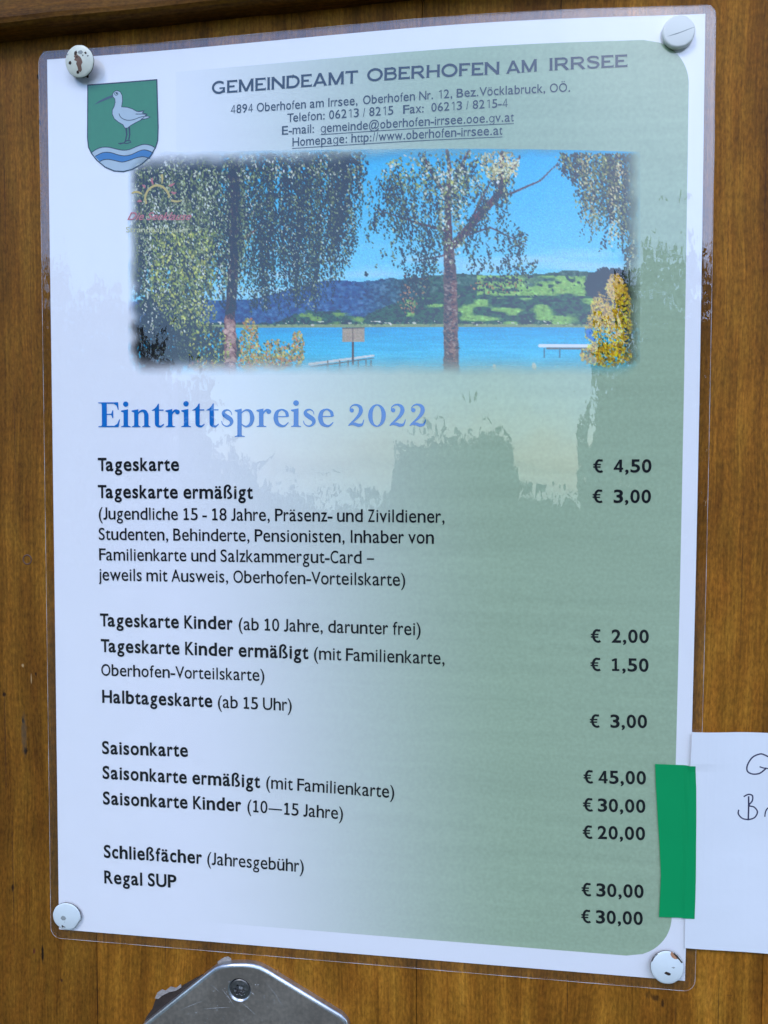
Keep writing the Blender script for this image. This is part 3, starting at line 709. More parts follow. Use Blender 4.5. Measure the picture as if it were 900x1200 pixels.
lay('curlew_lines', [ribbon(C(body), 5 * cs, closed=True), ribbon(C([(515, 595), (530, 625), (570, 645), (620, 643), (680, 622), (735, 615)]), 5 * cs, smooth=3),
    ribbon(C([(640, 600), (690, 600), (722, 602)]), 5 * cs), ribbon(C([(680, 640), (705, 625)]), 5 * cs), ribbon(C([(660, 582), (705, 577)]), 5 * cs),
    ribbon(C([(570, 705), (574, 755), (562, 812)]), [14 * cs, 11 * cs, 9 * cs]), ribbon(C([(592, 695), (596, 755), (588, 803)]), [14 * cs, 11 * cs, 9 * cs]),
    ribbon(C([(510, 822), (545, 818), (575, 822), (608, 812)]), 7 * cs), ribbon(C([(555, 812), (580, 798), (605, 805)]), 7 * cs), ribbon(C([(520, 828), (560, 814)]), 7 * cs),
    ribbon([cz(495 + 13 * math.cos(a), 447 + 11 * math.sin(a)) for a in np.linspace(0, 6.28, 12)], 4 * cs), disc(*cz(498, 445), 5.5 * cs)], M_line, bird, .11)
lay('beak', [tri(poly(C([(470, 455), (420, 473), (370, 498), (325, 532), (380, 508), (430, 488), (472, 472)])))], simple('crest_beak', (.05, .09, .11), .7, spec=.2), bird, .12)

# ---- lettering
_tc = {}
def text_polys(txt, bold=0.0, shear=0.0):
    """flat letter shapes in the built-in font: vertices, faces, x extent, cap height (size 1)"""
    key = (txt, bold, shear)
    cu = bpy.data.curves.new('t', 'FONT'); cu.body = txt; cu.size = 1; cu.resolution_u = 5; cu.offset = bold; cu.shear = shear
    o = bpy.data.objects.new('t', cu); COL.objects.link(o)
    dg = bpy.context.evaluated_depsgraph_get(); me = bpy.data.meshes.new_from_object(o.evaluated_get(dg))
    vs = [(v.co.x, v.co.y) for v in me.vertices]; fs = [tuple(p.vertices) for p in me.polygons]
    bpy.data.objects.remove(o); bpy.data.curves.remove(cu); bpy.data.meshes.remove(me)
    return vs, fs
def cap_h(bold):
    if ('cap', bold) not in _tc:
        vs, fs = text_polys('H', bold); _tc[('cap', bold)] = max(v[1] for v in vs)
    return _tc[('cap', bold)]
ADV_BODY = dict(zip('abcdefghijklmnopqrstuvwxyz', (981, 1076, 866, 1076, 1019, 625, 964, 1076, 470, 490, 931, 470, 1636, 1076, 1080, 1076, 1076, 714, 801, 686, 1076, 925, 1464, 887, 927, 809)))
ADV_BODY.update(zip('ABCDEFGHIJKLMNOPRSTUVWZ', (1185, 1114, 1092, 1260, 1000, 941, 1292, 1276, 516, 653, 1064, 861, 1751, 1322, 1356, 1058, 1112, 941, 998, 1314, 1162, 1822, 959)))
ADV_BODY.update({c: 1038 for c in '0123456789€'}); ADV_BODY.update({' ': 463, ',': 511, '.': 517, '-': 627, '–': 1020, '—': 1855, '(': 621, ')': 621, '/': 791, ':': 548, 'ß': 1080, 'ä': 981, 'ü': 1076, 'ö': 1080})
ADV_ADDR = dict(zip('abcdefghijklmnopqrstuvwxyz', (556, 556, 500, 556, 556, 278, 556, 556, 222, 222, 500, 222, 833, 556, 556, 556, 556, 333, 500, 278, 556, 500, 722, 500, 500, 500)))
ADV_ADDR.update(zip('ABEFHINOTV', (667, 667, 667, 611, 722, 278, 722, 778, 611, 667))); ADV_ADDR.update({c: 556 for c in '0123456789'})
ADV_ADDR.update({' ': 278, ',': 278, '.': 278, ':': 278, '/': 278, '-': 333, '@': 1015, 'Ö': 778, 'ö': 556})
_gl = {}
def native(c, bold):
    """letter from the built-in font: shapes, left edge, right edge; vertical unit = cap height"""
    if (c, bold) not in _gl:
        vs, fs = text_polys(c, bold); ch = cap_h(bold)
        _gl[(c, bold)] = ([(x / ch, y / ch) for x, y in vs], fs) if vs else ([], [])
    return _gl[(c, bold)]
def own_glyph(c, style, bold):
    """letters drawn stroke by stroke, box 0..w wide with cap height 1; returns shapes or None"""
    t = .178 if bold else .085
    if style == 'addr': t = .09
    if c == '1':
        z = [ribbon([(.36, 0), (.36, .98)], t), ribbon([(.10, .80), (.22, .86), (.36, .97 - t * .2)], t * .85)]
        if style == 'body': z.append(ribbon([(.10, t * .42), (.62, t * .42)], t * .84))
        return z
    if c == 'J' and style == 'body': return [ribbon([(.34, 1), (.34, .27), (.31, .12), (.22, .05), (.12, .04), (.02, .08)], [t, t, t, t, t * .9, t * .85])]
    if c == '€': return [ribbon([(.68, .92), (.56, .965 - t * .3), (.42, .93), (.30, .82), (.235, .64), (.22, .48), (.25, .30), (.32, .15), (.43, .06), (.56, .04), (.68, .09)], t * .95, smooth=3),
                         ribbon([(.05, .60), (.56, .60)], t * .62), ribbon([(.05, .40), (.54, .40)], t * .62)]
    if c == '4' and bold: return [ribbon([(.50, 0), (.50, .98)], t), ribbon([(.03, .27), (.68, .27)], t * .85), ribbon([(.11, .27), (.47, .95)], t * .8)]
    if c == 'ß': return [ribbon([(.15, 0), (.15, .74), (.21, .90), (.34, .985), (.47, .96), (.54, .84), (.50, .72), (.40, .62), (.38, .54), (.46, .45), (.58, .33), (.63, .20), (.56, .07), (.44, .03), (.33, .05)],
                               [t, t, t, t * .85, t * .85, t * .95, t * .9, t * .85, t * .85, t * .95, t, t, t * .9, t * .85, t * .8], smooth=3)]
    if c == 'g' and style == 'addr': return [ribbon(arcp(.33, .36, .25, .32, 0, 360, 20)[:-1], t, closed=True), ribbon([(.60, .72), (.60, -.06), (.54, -.19), (.38, -.25), (.22, -.23), (.11, -.14)], t)]
    return None
XH = {'body': .725, 'addr': .725}
def text_seg(txt, x0, y0, x1, y1, cap, bold, shear=0.0, style='body'):
    if shear or style == 'logo':
        vs, fs = text_polys(txt, bold, shear)
        a = min(v[0] for v in vs); b = max(v[0] for v in vs); L = math.hypot(x1 - x0, y1 - y0); sx = L / (b - a); sy = cap / cap_h(bold); c = (x1 - x0) / L; s = (y1 - y0) / L
        return [([(x0 + (v[0] - a) * sx * c - v[1] * sy * s, y0 + (v[0] - a) * sx * s + v[1] * sy * c) for v in vs], fs)]
    ADV = ADV_BODY if style == 'body' else ADV_ADDR
    unit = 1294. if style == 'body' else 716.
    vx = max(v[1] for v in native('x', bold)[0]); out = []; pen = 0.
    for c in txt:
        adv = ADV[c] / unit
        if c != ' ':
            og = own_glyph(c, style, bold)
            shapes = og if og else [native(c, bold)]
            lo = min(v[0] for vs, fs in shapes for v in vs); hi = max(v[0] for vs, fs in shapes for v in vs)
            base = .075 * (.8 if bold else 1) * (1 if style == 'body' else 1.1)
            ls = .02 if c in 'AVTvwyxzJ)jt-' else base
            rs = .012 if c in 'AVTvwyxzKkRrtfFP-(' else base
            if c in 'iljI!.,:': ls = rs = .12 if style == 'body' else .09
            want = max(adv - ls - rs, .09)
            if c in 'iljI1.,:': want = hi - lo; ls = (adv - want) / 2
            k = want / (hi - lo); off = pen + ls
            xh = XH[style]
            for vs, fs in shapes:
                q = []
                for x, y in vs:
                    if c.islower() and c != 'ß' and not (og and c == 'g'):
                        if y > 0: y = y * xh / vx if y <= vx else xh + (y - vx) * (1.04 - xh) / (1.04 - vx)
                    q.append((off + (x - lo) * k, y))
                out.append((q, fs))
        pen += adv - (.14 if c == 'T' else .03 if c in 'VKF' else 0)
    a = min(v[0] for vs, fs in out for v in vs); b = max(v[0] for vs, fs in out for v in vs); L = math.hypot(x1 - x0, y1 - y0); sx = L / (b - a); c_ = (x1 - x0) / L; s_ = (y1 - y0) / L
    return [([(x0 + (x - a) * sx * c_ - y * cap * s_, y0 + (x - a) * sx * s_ + y * cap * c_) for x, y in vs], fs) for vs, fs in out]
def arcp(cx, cy, rx, ry, a0, a1, n=14):
    return [(cx + rx * math.cos(math.radians(a0 + (a1 - a0) * k / n)), cy + ry * math.sin(math.radians(a0 + (a1 - a0) * k / n))) for k in range(n + 1)]
BOLD = .022
LINES = [
    ([('4894 Oberhofen am Irrsee,', -41.36, 126.75, 0.27, 126.35, 2.48), ('Oberhofen Nr. 12, Bez.Vöcklabruck, OÖ.', 2.06, 126.37, 65.43, 126.61, 2.41)], 'r', 'g'),
    ([('Telefon: 06213 / 8215', -22.49, 122.64, 11.63, 122.59, 2.45), ('Fax:', 14.69, 122.59, 21.1, 122.62, 2.39), ('06213 / 8215-4', 23.48, 122.68, 46.8, 122.78, 2.38)], 'r', 'g'),
    ([('E-mail:', -24.27, 118.85, -13.76, 118.72, 2.46), ('gemeinde@oberhofen-irrsee.ooe.gv.at', -11.54, 118.67, 48.65, 118.4, 2.43)], 'r', 'g'),
    ([('Homepage: http://www.oberhofen-irrsee.at', -20.82, 115.01, 45.23, 114.56, 2.45)], 'r', 'g'),
    ([('Tageskarte', -88.68, 11.65, -59.95, 11.71, 4.32)], 'b', 'k'),
    ([('Tageskarte ermäßigt', -88.79, 2.47, -34.52, 2.57, 4.34)], 'b', 'k'),
    ([('(Jugendliche 15 - 18 Jahre, Präsenz- und Zivildiener,', -88.57, -4.82, 28.45, -4.62, 4.06)], 'r', 'k'),
    ([('Studenten, Behinderte, Pensionisten, Inhaber von', -88.65, -11.79, 25.1, -11.33, 4.06)], 'r', 'k'),
    ([('Familienkarte und Salzkammergut-Card –', -88.58, -18.77, 5.86, -18.13, 4.07)], 'r', 'k'),
    ([('jeweils mit Ausweis, Oberhofen-Vorteilskarte)', -88.82, -25.62, 16.0, -25.09, 4.08)], 'r', 'k'),
    ([('Tageskarte Kinder', -88.54, -41.26, -41.64, -41.02, 4.34), ('(ab 10 Jahre, darunter frei)', -39.58, -41.1, 21.03, -40.99, 4.1)], 'br', 'k'),
    ([('Tageskarte Kinder ermäßigt', -88.34, -50.06, -15.92, -49.99, 4.35), ('(mit Familienkarte,', -14.05, -50.06, 28.76, -50.14, 4.1)], 'br', 'k'),
    ([('Oberhofen-Vorteilskarte)', -88.28, -58.3, -30.86, -57.97, 3.98)], 'r', 'k'),
    ([('Halbtageskarte', -88.08, -67.59, -48.9, -67.53, 4.37), ('(ab 15 Uhr)', -46.97, -67.59, -21.58, -67.6, 4.1)], 'br', 'k'),
    ([('Saisonkarte', -88.28, -85.38, -57.56, -84.85, 4.4)], 'b', 'k'),
    ([('Saisonkarte ermäßigt', -88.22, -94.01, -32.46, -94.12, 4.41), ('(mit Familienkarte)', -30.4, -94.14, 12.66, -94.89, 4.15)], 'br', 'k'),
    ([('Saisonkarte Kinder', -88.17, -102.96, -38.99, -102.52, 4.42), ('(10—15 Jahre)', -36.91, -102.54, -4.33, -103.1, 4.15)], 'br', 'k'),
    ([('Schließfächer', -88.07, -121.68, -52.83, -121.5, 4.45), ('(Jahresgebühr)', -51.03, -121.52, -17.61, -121.95, 4.2)], 'br', 'k'),
    ([('Regal SUP', -88.01, -130.7, -61.98, -130.46, 4.46)], 'b', 'k')]
PRICES = [
    [('€', 74.02, 11.5, 77.01, 11.51, 3.94), ('4,50', 80.15, 11.52, 91.36, 11.55, 3.93)],
    [('€', 73.99, 2.19, 77.04, 2.19, 3.95), ('3,00', 80.31, 2.2, 91.38, 2.24, 3.94)],
    [('€', 74.2, -41.38, 77.28, -41.32, 4.03), ('2,00', 80.49, -41.25, 91.62, -41.0, 4.02)],
    [('€', 74.28, -50.39, 77.38, -50.32, 4.05), ('1,50', 80.66, -50.24, 91.73, -49.99, 4.03)],
    [('€', 74.4, -68.38, 77.44, -68.26, 4.08), ('3,00', 80.63, -68.14, 91.67, -67.72, 4.07)],
    [('€', 72.8, -86.35, 75.76, -86.24, 4.12), ('45,00', 77.33, -86.18, 91.73, -85.62, 4.11)],
    [('€', 72.77, -95.38, 75.84, -95.27, 4.14), ('30,00', 77.33, -95.22, 91.75, -94.72, 4.13)],
    [('€', 72.85, -104.25, 75.87, -104.13, 4.16), ('20,00', 77.44, -104.07, 91.86, -103.51, 4.15)],
    [('€', 72.83, -123.04, 75.81, -122.92, 4.2), ('30,00', 77.39, -122.85, 91.84, -122.25, 4.19)],
    [('€', 72.87, -131.87, 75.84, -131.75, 4.22), ('30,00', 77.42, -131.68, 91.78, -131.07, 4.21)]]
for segs, wt, cl in LINES:
    pl = []
    for k, s in enumerate(segs):
        bold = BOLD if (wt == 'b' or (wt == 'br' and k == 0)) else (.006 if cl == 'k' else .005)
        sg = list(s)
        if cl == 'g': sg[5] *= 1.08
        pl += text_seg(*sg, bold, style='addr' if cl == 'g' else 'body')
    t = segs[0][0]
    if t.startswith('E-mail'): pl.append(ribbon([(-11.6, 118.0), (48.7, 117.75)], .17))
    if t.startswith('Homepage'): pl.append(ribbon([(-20.9, 114.35), (45.3, 113.9)], .17))
    lay('address_line' if cl == 'g' else 'text_line', pl, M_grey if cl == 'g' else M_black, paper, .14)
for segs in PRICES:
    lay('price', [g for s in segs for g in text_seg(*s, BOLD)], M_black, paper, .14)
def logo_text(t, x0, x1, y, cap, mat, bold, shear, name):
    a = lz(x0, y); b = lz(x1, y); lay(name, text_seg(t, a[0], a[1], b[0], b[1], cap, bold, shear, 'logo'), mat, paper, .14)
logo_text('Die Seeklause', 85, 760, 520, 2.5, M_redp, .012, .45, 'logo_text')
logo_text('Strandbad Laiter', 70, 745, 650, 1.75, M_creamp, .0, 0, 'logo_text')

# engraved-style capitals of the heading
def arcp(cx, cy, rx, ry, a0, a1, n=14):
    return [(cx + rx * math.cos(math.radians(a0 + (a1 - a0) * k / n)), cy + ry * math.sin(math.radians(a0 + (a1 - a0) * k / n))) for k in range(n + 1)]
TH = .185; TN = .15
def sf(x, y, v=False, s=.15):                        # tiny serif
    return ribbon([(x - s, y), (x + s, y)], .045) if not v else ribbon([(x, y - s * .75), (x, y + s * .75)], .04)
def cap_glyph(c):
    b = TH / 2; h = TN / 2; z = [] ; w = 1.0
    st = lambda x: [ribbon([(x, 0), (x, 1)], TH), sf(x, .02, s=.115), sf(x, .98, s=.115)]
    if c == 'I': w = .26; z = st(.13)
    elif c == 'E': w = .84; z = st(.12) + [ribbon([(.12, 1 - h), (.82, 1 - h)], TN), ribbon([(.12, h), (.84, h)], TN), ribbon([(.12, .5), (.62, .5)], TN), sf(.83, h + .03, 1), sf(.81, 1 - h - .03, 1)]
    elif c == 'F': w = .80; z = st(.12) + [ribbon([(.12, 1 - h), (.78, 1 - h)], TN), ribbon([(.12, .49), (.62, .49)], TN), sf(.78, 1 - h - .03, 1)]
    elif c == 'H': w = 1.0; z = st(.12) + st(.88) + [ribbon([(.12, .5), (.88, .5)], TN)]
    elif c == 'N': w = 1.04; z = st(.10) + st(.94) + [ribbon([(.09, .95), (.95, .05)], TH * 1.05)]
    elif c == 'M': w = 1.2; z = st(.12) + st(1.08) + [ribbon([(.13, .97), (.60, .03)], TH), ribbon([(1.07, .97), (.60, .03)], TH)]
    elif c == 'A': w = 1.06; z = [ribbon([(.10, 0), (.53, 1)], TH), ribbon([(.96, 0), (.53, 1)], TH), ribbon([(.25, .27), (.81, .27)], TN), sf(.10, .02, s=.12), sf(.96, .02, s=.12)]
    elif c == 'T': w = .96; z = [ribbon([(.48, 0), (.48, 1)], TH), ribbon([(.02, 1 - h), (.94, 1 - h)], TN), sf(.03, .90, 1, .13), sf(.93, .90, 1, .13), sf(.48, .02, s=.12)]
    elif c == 'O': w = 1.14; z = [ribbon(arcp(.57, .5, .49, .44, 0, 360, 32)[:-1], TH * .95, closed=True)]
    elif c == 'G': w = 1.08; z = [ribbon(arcp(.56, .5, .48, .44, 48, 318, 26) + [(.98, .14)], TH * .95), ribbon([(.95, .06), (.95, .44)], TH), ribbon([(.60, .43), (1.04, .43)], TN * .8), sf(.91, .82, 1, .14)]
    elif c == 'D': w = 1.04; z = st(.12) + [ribbon([(.12, 1 - h), (.5, 1 - h)] + arcp(.5, .5, .46, .5 - h, 90, -90, 18) + [(.12, h)], TN * 1.15)]
    elif c == 'B': w = .94; z = st(.12) + [ribbon([(.12, 1 - h), (.58, 1 - h)] + arcp(.58, .745, .22, .745 - .56 + .01, 90, -90, 12) + [(.12, .545)], TN), ribbon([(.12, .53), (.60, .53)] + arcp(.60, .30, .26, .235, 90, -90, 12) + [(.12, h)], TN)]
    elif c == 'R': w = 1.0; z = st(.12) + [ribbon([(.12, 1 - h), (.60, 1 - h)] + arcp(.60, .70, .24, .235, 90, -90, 12) + [(.12, .455)], TN), ribbon([(.52, .46), (.90, .0)], TH), sf(.90, .02, s=.1)]
    elif c == 'S': w = .88; z = [ribbon([(.78, .76), (.68, .90), (.45, .94), (.22, .90), (.12, .76), (.22, .60), (.46, .52), (.70, .43), (.79, .27), (.68, .10), (.44, .05), (.20, .09), (.09, .25)], [.10, TN, TN, TN, TH, TH, TH, TH, TH, TN, TN, TN, .10], smooth=3), sf(.79, .80, 1, .15), sf(.08, .2, 1, .15)]
    return z, w
def glyph_word(word, x0, y0, x1, y1, cap, fn, gap):
    items = []; x = 0
    for c in word:
        z, w = fn(c); items.append((x, z)); x += w + gap
    total = x - gap; L = math.hypot(x1 - x0, y1 - y0); sx = L / total; c_, s_ = (x1 - x0) / L, (y1 - y0) / L; out = []
    for gx, z in items:
        for vs, fs in z:
            out.append(([(x0 + (gx + a) * sx * c_ - b * cap * s_, y0 + (gx + a) * sx * s_ + b * cap * c_) for a, b in vs], fs))
    return out
hp = []
for wd in (('GEMEINDEAMT', -47.66, 133.37, 0.41, 133.01, 3.9), ('OBERHOFEN', 3.34, 133.28, 44.12, 132.71, 3.78), ('AM', 46.28, 132.8, 55.51, 133.0, 3.7), ('IRRSEE', 59.11, 133.11, 82.31, 133.48, 3.68)):
    hp += glyph_word(*wd, cap_glyph, .10)
lay('heading_text', hp, simple('heading_print', (.022, .045, .070), .7, spec=.2), paper, .14)

# title in a transitional serif face
def serif_glyph(c):
    flag = lambda s0, s1, t=.70: tri(poly([(s0 - .1, t - .075), (s0 - .1, t - .035), (s1, t + .02), (s1, t - .12), (s0, t - .12)]))
    def foot(x0, x1, s0, s1, y=0): return tri(poly([(x0, y), (x1, y), (x1, y + .03), (s1 + .02, y + .05), (s1, y + .09), (s0, y + .09), (s0 - .02, y + .05), (x0, y + .03)]))
    z = []; w = .5
    if c == 'E':
        w = .86; z = [rect(.14, .34, .04, .96), tri(poly([(0, 1), (.80, 1), (.82, .70), (.79, .70), (.74, .86), (.62, .945), (.34, .95), (.34, .9), (.14, .9), (.12, .955), (0, .965)])),
                      tri(poly([(0, 0), (.81, 0), (.87, .31), (.84, .31), (.76, .13), (.64, .055), (.34, .05), (.34, .1), (.14, .1), (.12, .045), (0, .035)])), rect(.34, .55, .495, .54), tri(poly([(.60, .36), (.60, .68), (.57, .68), (.52, .54), (.52, .495), (.57, .36)]))]
    elif c == 'i': w = .38; z = [rect(.10, .28, .02, .68), flag(.10, .28), foot(0, .38, .10, .28), disc(.19, .925, .108)]
    elif c == 'n': w = .74; z = [rect(.09, .26, .02, .68), flag(.09, .26), foot(0, .34, .09, .26), ribbon([(.23, .50), (.30, .60), (.41, .655), (.52, .62), (.575, .50), (.578, .40)], [.03, .06, .09, .14, .175, .175], smooth=3), rect(.49, .665, .02, .42), foot(.41, .74, .49, .665)]
    elif c == 't': w = .50; z = [rect(.12, .29, .14, .70), tri(poly([(0, .655), (0, .68), (.10, .73), (.19, .82), (.25, .93), (.29, .93), (.29, .70), (.47, .70), (.47, .655)])), ribbon([(.205, .16), (.215, .09), (.28, .035), (.37, .03), (.48, .12)], [.17, .15, .10, .07, .03], smooth=3)]
    elif c == 'r': w = .56; z = [rect(.09, .26, .02, .68), flag(.09, .26), foot(0, .37, .09, .26), ribbon([(.23, .46), (.28, .58), (.37, .655), (.46, .655)], [.03, .06, .09, .09], smooth=3), disc(.465, .60, .092)]
    elif c == 's': w = .50; z = [ribbon([(.43, .48), (.405, .58), (.34, .645), (.25, .67), (.14, .63), (.105, .54), (.16, .46), (.27, .38), (.38, .30), (.425, .20), (.38, .09), (.27, .03), (.16, .045), (.07, .12), (.035, .24)], [.025, .03, .045, .06, .09, .13, .17, .18, .17, .14, .09, .06, .045, .035, .025], smooth=3)]
    elif c == 'p': w = .78; z = [rect(.09, .26, -.36, .68), flag(.09, .26), foot(0, .38, .09, .26, -.39), ribbon([(.24, .53), (.33, .62), (.46, .665), (.60, .59), (.665, .35), (.60, .11), (.46, .02), (.34, .04), (.24, .13)], [.03, .05, .075, .13, .175, .13, .075, .055, .04], smooth=4)]
    elif c == 'e': w = .64; z = [rect(.12, .57, .38, .42), ribbon([(.56, .395), (.53, .55), (.44, .64), (.32, .668), (.17, .58), (.115, .35), (.18, .13), (.34, .035), (.47, .05), (.60, .18)], [.12, .12, .08, .06, .13, .18, .15, .10, .07, .025], smooth=4)]
    elif c == '2': w = .70; z = [disc(.165, .64, .085), ribbon([(.085, .62), (.11, .76), (.22, .845), (.36, .855), (.50, .77), (.535, .62), (.46, .45), (.30, .28), (.12, .13), (.03, .04)], [.03, .04, .055, .08, .14, .17, .14, .09, .06, .04], smooth=3), ribbon([(.03, .045), (.16, .11), (.30, .10), (.44, .055), (.57, .08), (.62, .15), (.66, .28)], [.03, .09, .13, .13, .10, .05, .025], smooth=3)]
    elif c == '0': w = .76; z = [ribbon([(.38 + (.36 - t_ / 2) * math.cos(a), .435 + (.445 - t_ / 2) * math.sin(a)) for a in np.linspace(0, 2 * math.pi, 33)[:-1] for t_ in [.05 + .13 * abs(math.cos(a)) ** 1.3]], [.05 + .13 * abs(math.cos(a)) ** 1.3 for a in np.linspace(0, 2 * math.pi, 33)[:-1]], closed=True)]
    return z, w
tp = glyph_word('Eintrittspreise', -88.31, 26.3, -7.16, 25.9, 8.3, serif_glyph, .055) + glyph_word('2022', -2.79, 25.9, 22.58, 25.75, 8.1, serif_glyph, .11)
lay('title_text', tp, M_blue, paper, .13)

# ------------------------------------------------------------------ handwritten note and the green tape
def bz(x, y, off): return S(min(x, 112), y, off) if x < 108 else None
def note_pt(x, y, off=0.0):
    # lies on the film's margin, then leans back to the board
    s = -S(min(x, 108), y, 0)[1]; t = min(max((x - 107) / 18, 0), 1); t = t * t * (3 - 2 * t)
    z = (s + .0007) * (1 - t) + (.0002 + .0004 * math.sin((y + 100) * .05) ** 2) * t
    lift = .0006 * max(0, 1 - (x - 104) / 14) * (1 if y > -80 else .4) * max(0, (y + 100) / 32 if y > -100 else 0)
    return (x * .001, -(z + max(lift, 0) + off * .001), CZ + y * .001)
note = empty('handwritten_note', (.1045, -.002, CZ - .1375))
tag(note, 'white paper note with blue ballpoint handwriting taped at the right edge', 'note')
def note_sheet():
    nx, ny = 40, 28; V = []; F = []; n = (nx + 1) * (ny + 1)
    for side in (0, 1):
        for j in range(ny + 1):
            for i in range(nx + 1):
                u, v = i / nx, j / ny
                x = 104.45 + 105 * u + .25 * v * (1 - u); y = (-137.3 + 69.2 * v) - .1 * u
                x += -.35 * math.sin(v * math.pi) * (1 - u)
                V.append(note_pt(x, y, -.1 * side))
    for j in range(ny):
        for i in range(nx):
            a = j * (nx + 1) + i; F += [(a, a + 1, a + nx + 2, a + nx + 1), (n + a, n + a + nx + 1, n + a + nx + 2, n + a + 1)]
    for i in range(nx):
        b = ny * (nx + 1); F += [(i, n + i, n + i + 1, i + 1), (b + i, b + i + 1, n + b + i + 1, n + b + i)]
    for j in range(ny):
        a = j * (nx + 1); b = a + nx; F += [(a, a + nx + 1, n + a + nx + 1, n + a), (b, n + b, n + b + nx + 1, b + nx + 1)]
    return mesh('note_paper', V, F, M_note, note, smooth=False)
npap = note_sheet()
G1 = [(127.9, -75.5), (126.83, -74.95), (125.47, -74.75), (123.28, -75.93), (121.87, -78.4), (121.93, -80.26), (123.44, -81.11), (125.41, -80.88), (126.85, -79.73), (127.5, -78.95)]
ink = [ribbon(G1, .44, smooth=4), ribbon([(125.5, -78.7), (126.6, -79.05), (128.3, -79.2)], .36, smooth=3)]
B_1 = [(122.54, -88.15), (122.65, -92.0), (122.63, -95.75)]
B_2 = [(121.05, -88.34), (122.39, -87.59), (123.64, -87.92), (123.69, -89.52), (122.74, -91.06), (124.25, -91.5), (125.28, -92.92), (124.59, -94.71), (122.88, -95.48), (120.88, -95.2), (119.59, -93.8), (119.67, -92.45)]
ink2 = [ribbon(B_1, .46, smooth=3), ribbon(B_2, .42, smooth=4)]
ink3 = [ribbon([(127.5, -94.4), (127.7, -92.6), (128.6, -91.4), (130.0, -91.6), (130.2, -94.0)], .36, smooth=3)]
lay('ink_letter', ink, M_ink, npap, .03, note_pt); lay('ink_letter', ink2, M_ink, npap, .03, note_pt); lay('ink_letter', ink3, M_ink, npap, .03, note_pt)

def tape_obj():
    L = [(94.2, -78.95), (94.6, -86), (95.4, -96.3), (96.2, -106), (96.75, -114.5), (96.65, -121), (96.5, -127.95)]
    R_ = [(106.0, -78.75), (106.45, -86), (106.75, -96), (106.95, -106.4), (107.1, -114), (107.15, -121), (107.1, -127.5)]
    nx = 14; V = []; F = []; rows = []
    def zt(x, y):
        s = -S(min(x, 108), y, 0)[1]
        t = min(max((x - 103.2) / 1.0, 0), 1)
        base = s + .00055
        return base * (1 - t) + (-note_pt(max(x, 104.3), y)[1] + .0002) * t
    ny = 24; n = (nx + 1) * (ny + 1)
    ly = [p[1] for p in L]
    for side in (0, 1):
        for j in range(ny + 1):
            t = j / ny * (len(L) - 1); k = min(int(t), len(L) - 2); f = t - k
            a = [L[k][i] * (1 - f) + L[k + 1][i] * f for i in (0, 1)]; b = [R_[k][i] * (1 - f) + R_[k + 1][i] * f for i in (0, 1)]
            for i in range(nx + 1):
                u = i / nx; x = a[0] * (1 - u) + b[0] * u; y = a[1] * (1 - u) + b[1] * u
                V.append((x * .001, -(zt(x, y) - .00012 * side), CZ + y * .001))
    for j in range(ny):
        for i in range(nx):
            a = j * (nx + 1) + i; F += [(a, a + nx + 1, a + nx + 2, a + 1), (n + a, n + a + 1, n + a + nx + 2, n + a + nx + 1)]
    for i in range(nx):
        b = ny * (nx + 1); F += [(i, i + 1, n + i + 1, n + i), (b + i, n + b + i, n + b + i + 1, b + i + 1)]
    for j in range(ny):
        a = j * (nx + 1); b = a + nx; F += [(a, n + a, n + a + nx + 1, a + nx + 1), (b, b + nx + 1, n + b + nx + 1, n + b)]
    o = mesh('tape_strip', V, F, M_tape, None, loc=(.101, -.003, CZ - .103))
    tag(o, 'strip of green tape joining the handwritten note to the laminated sheet', 'tape')
tape_obj()

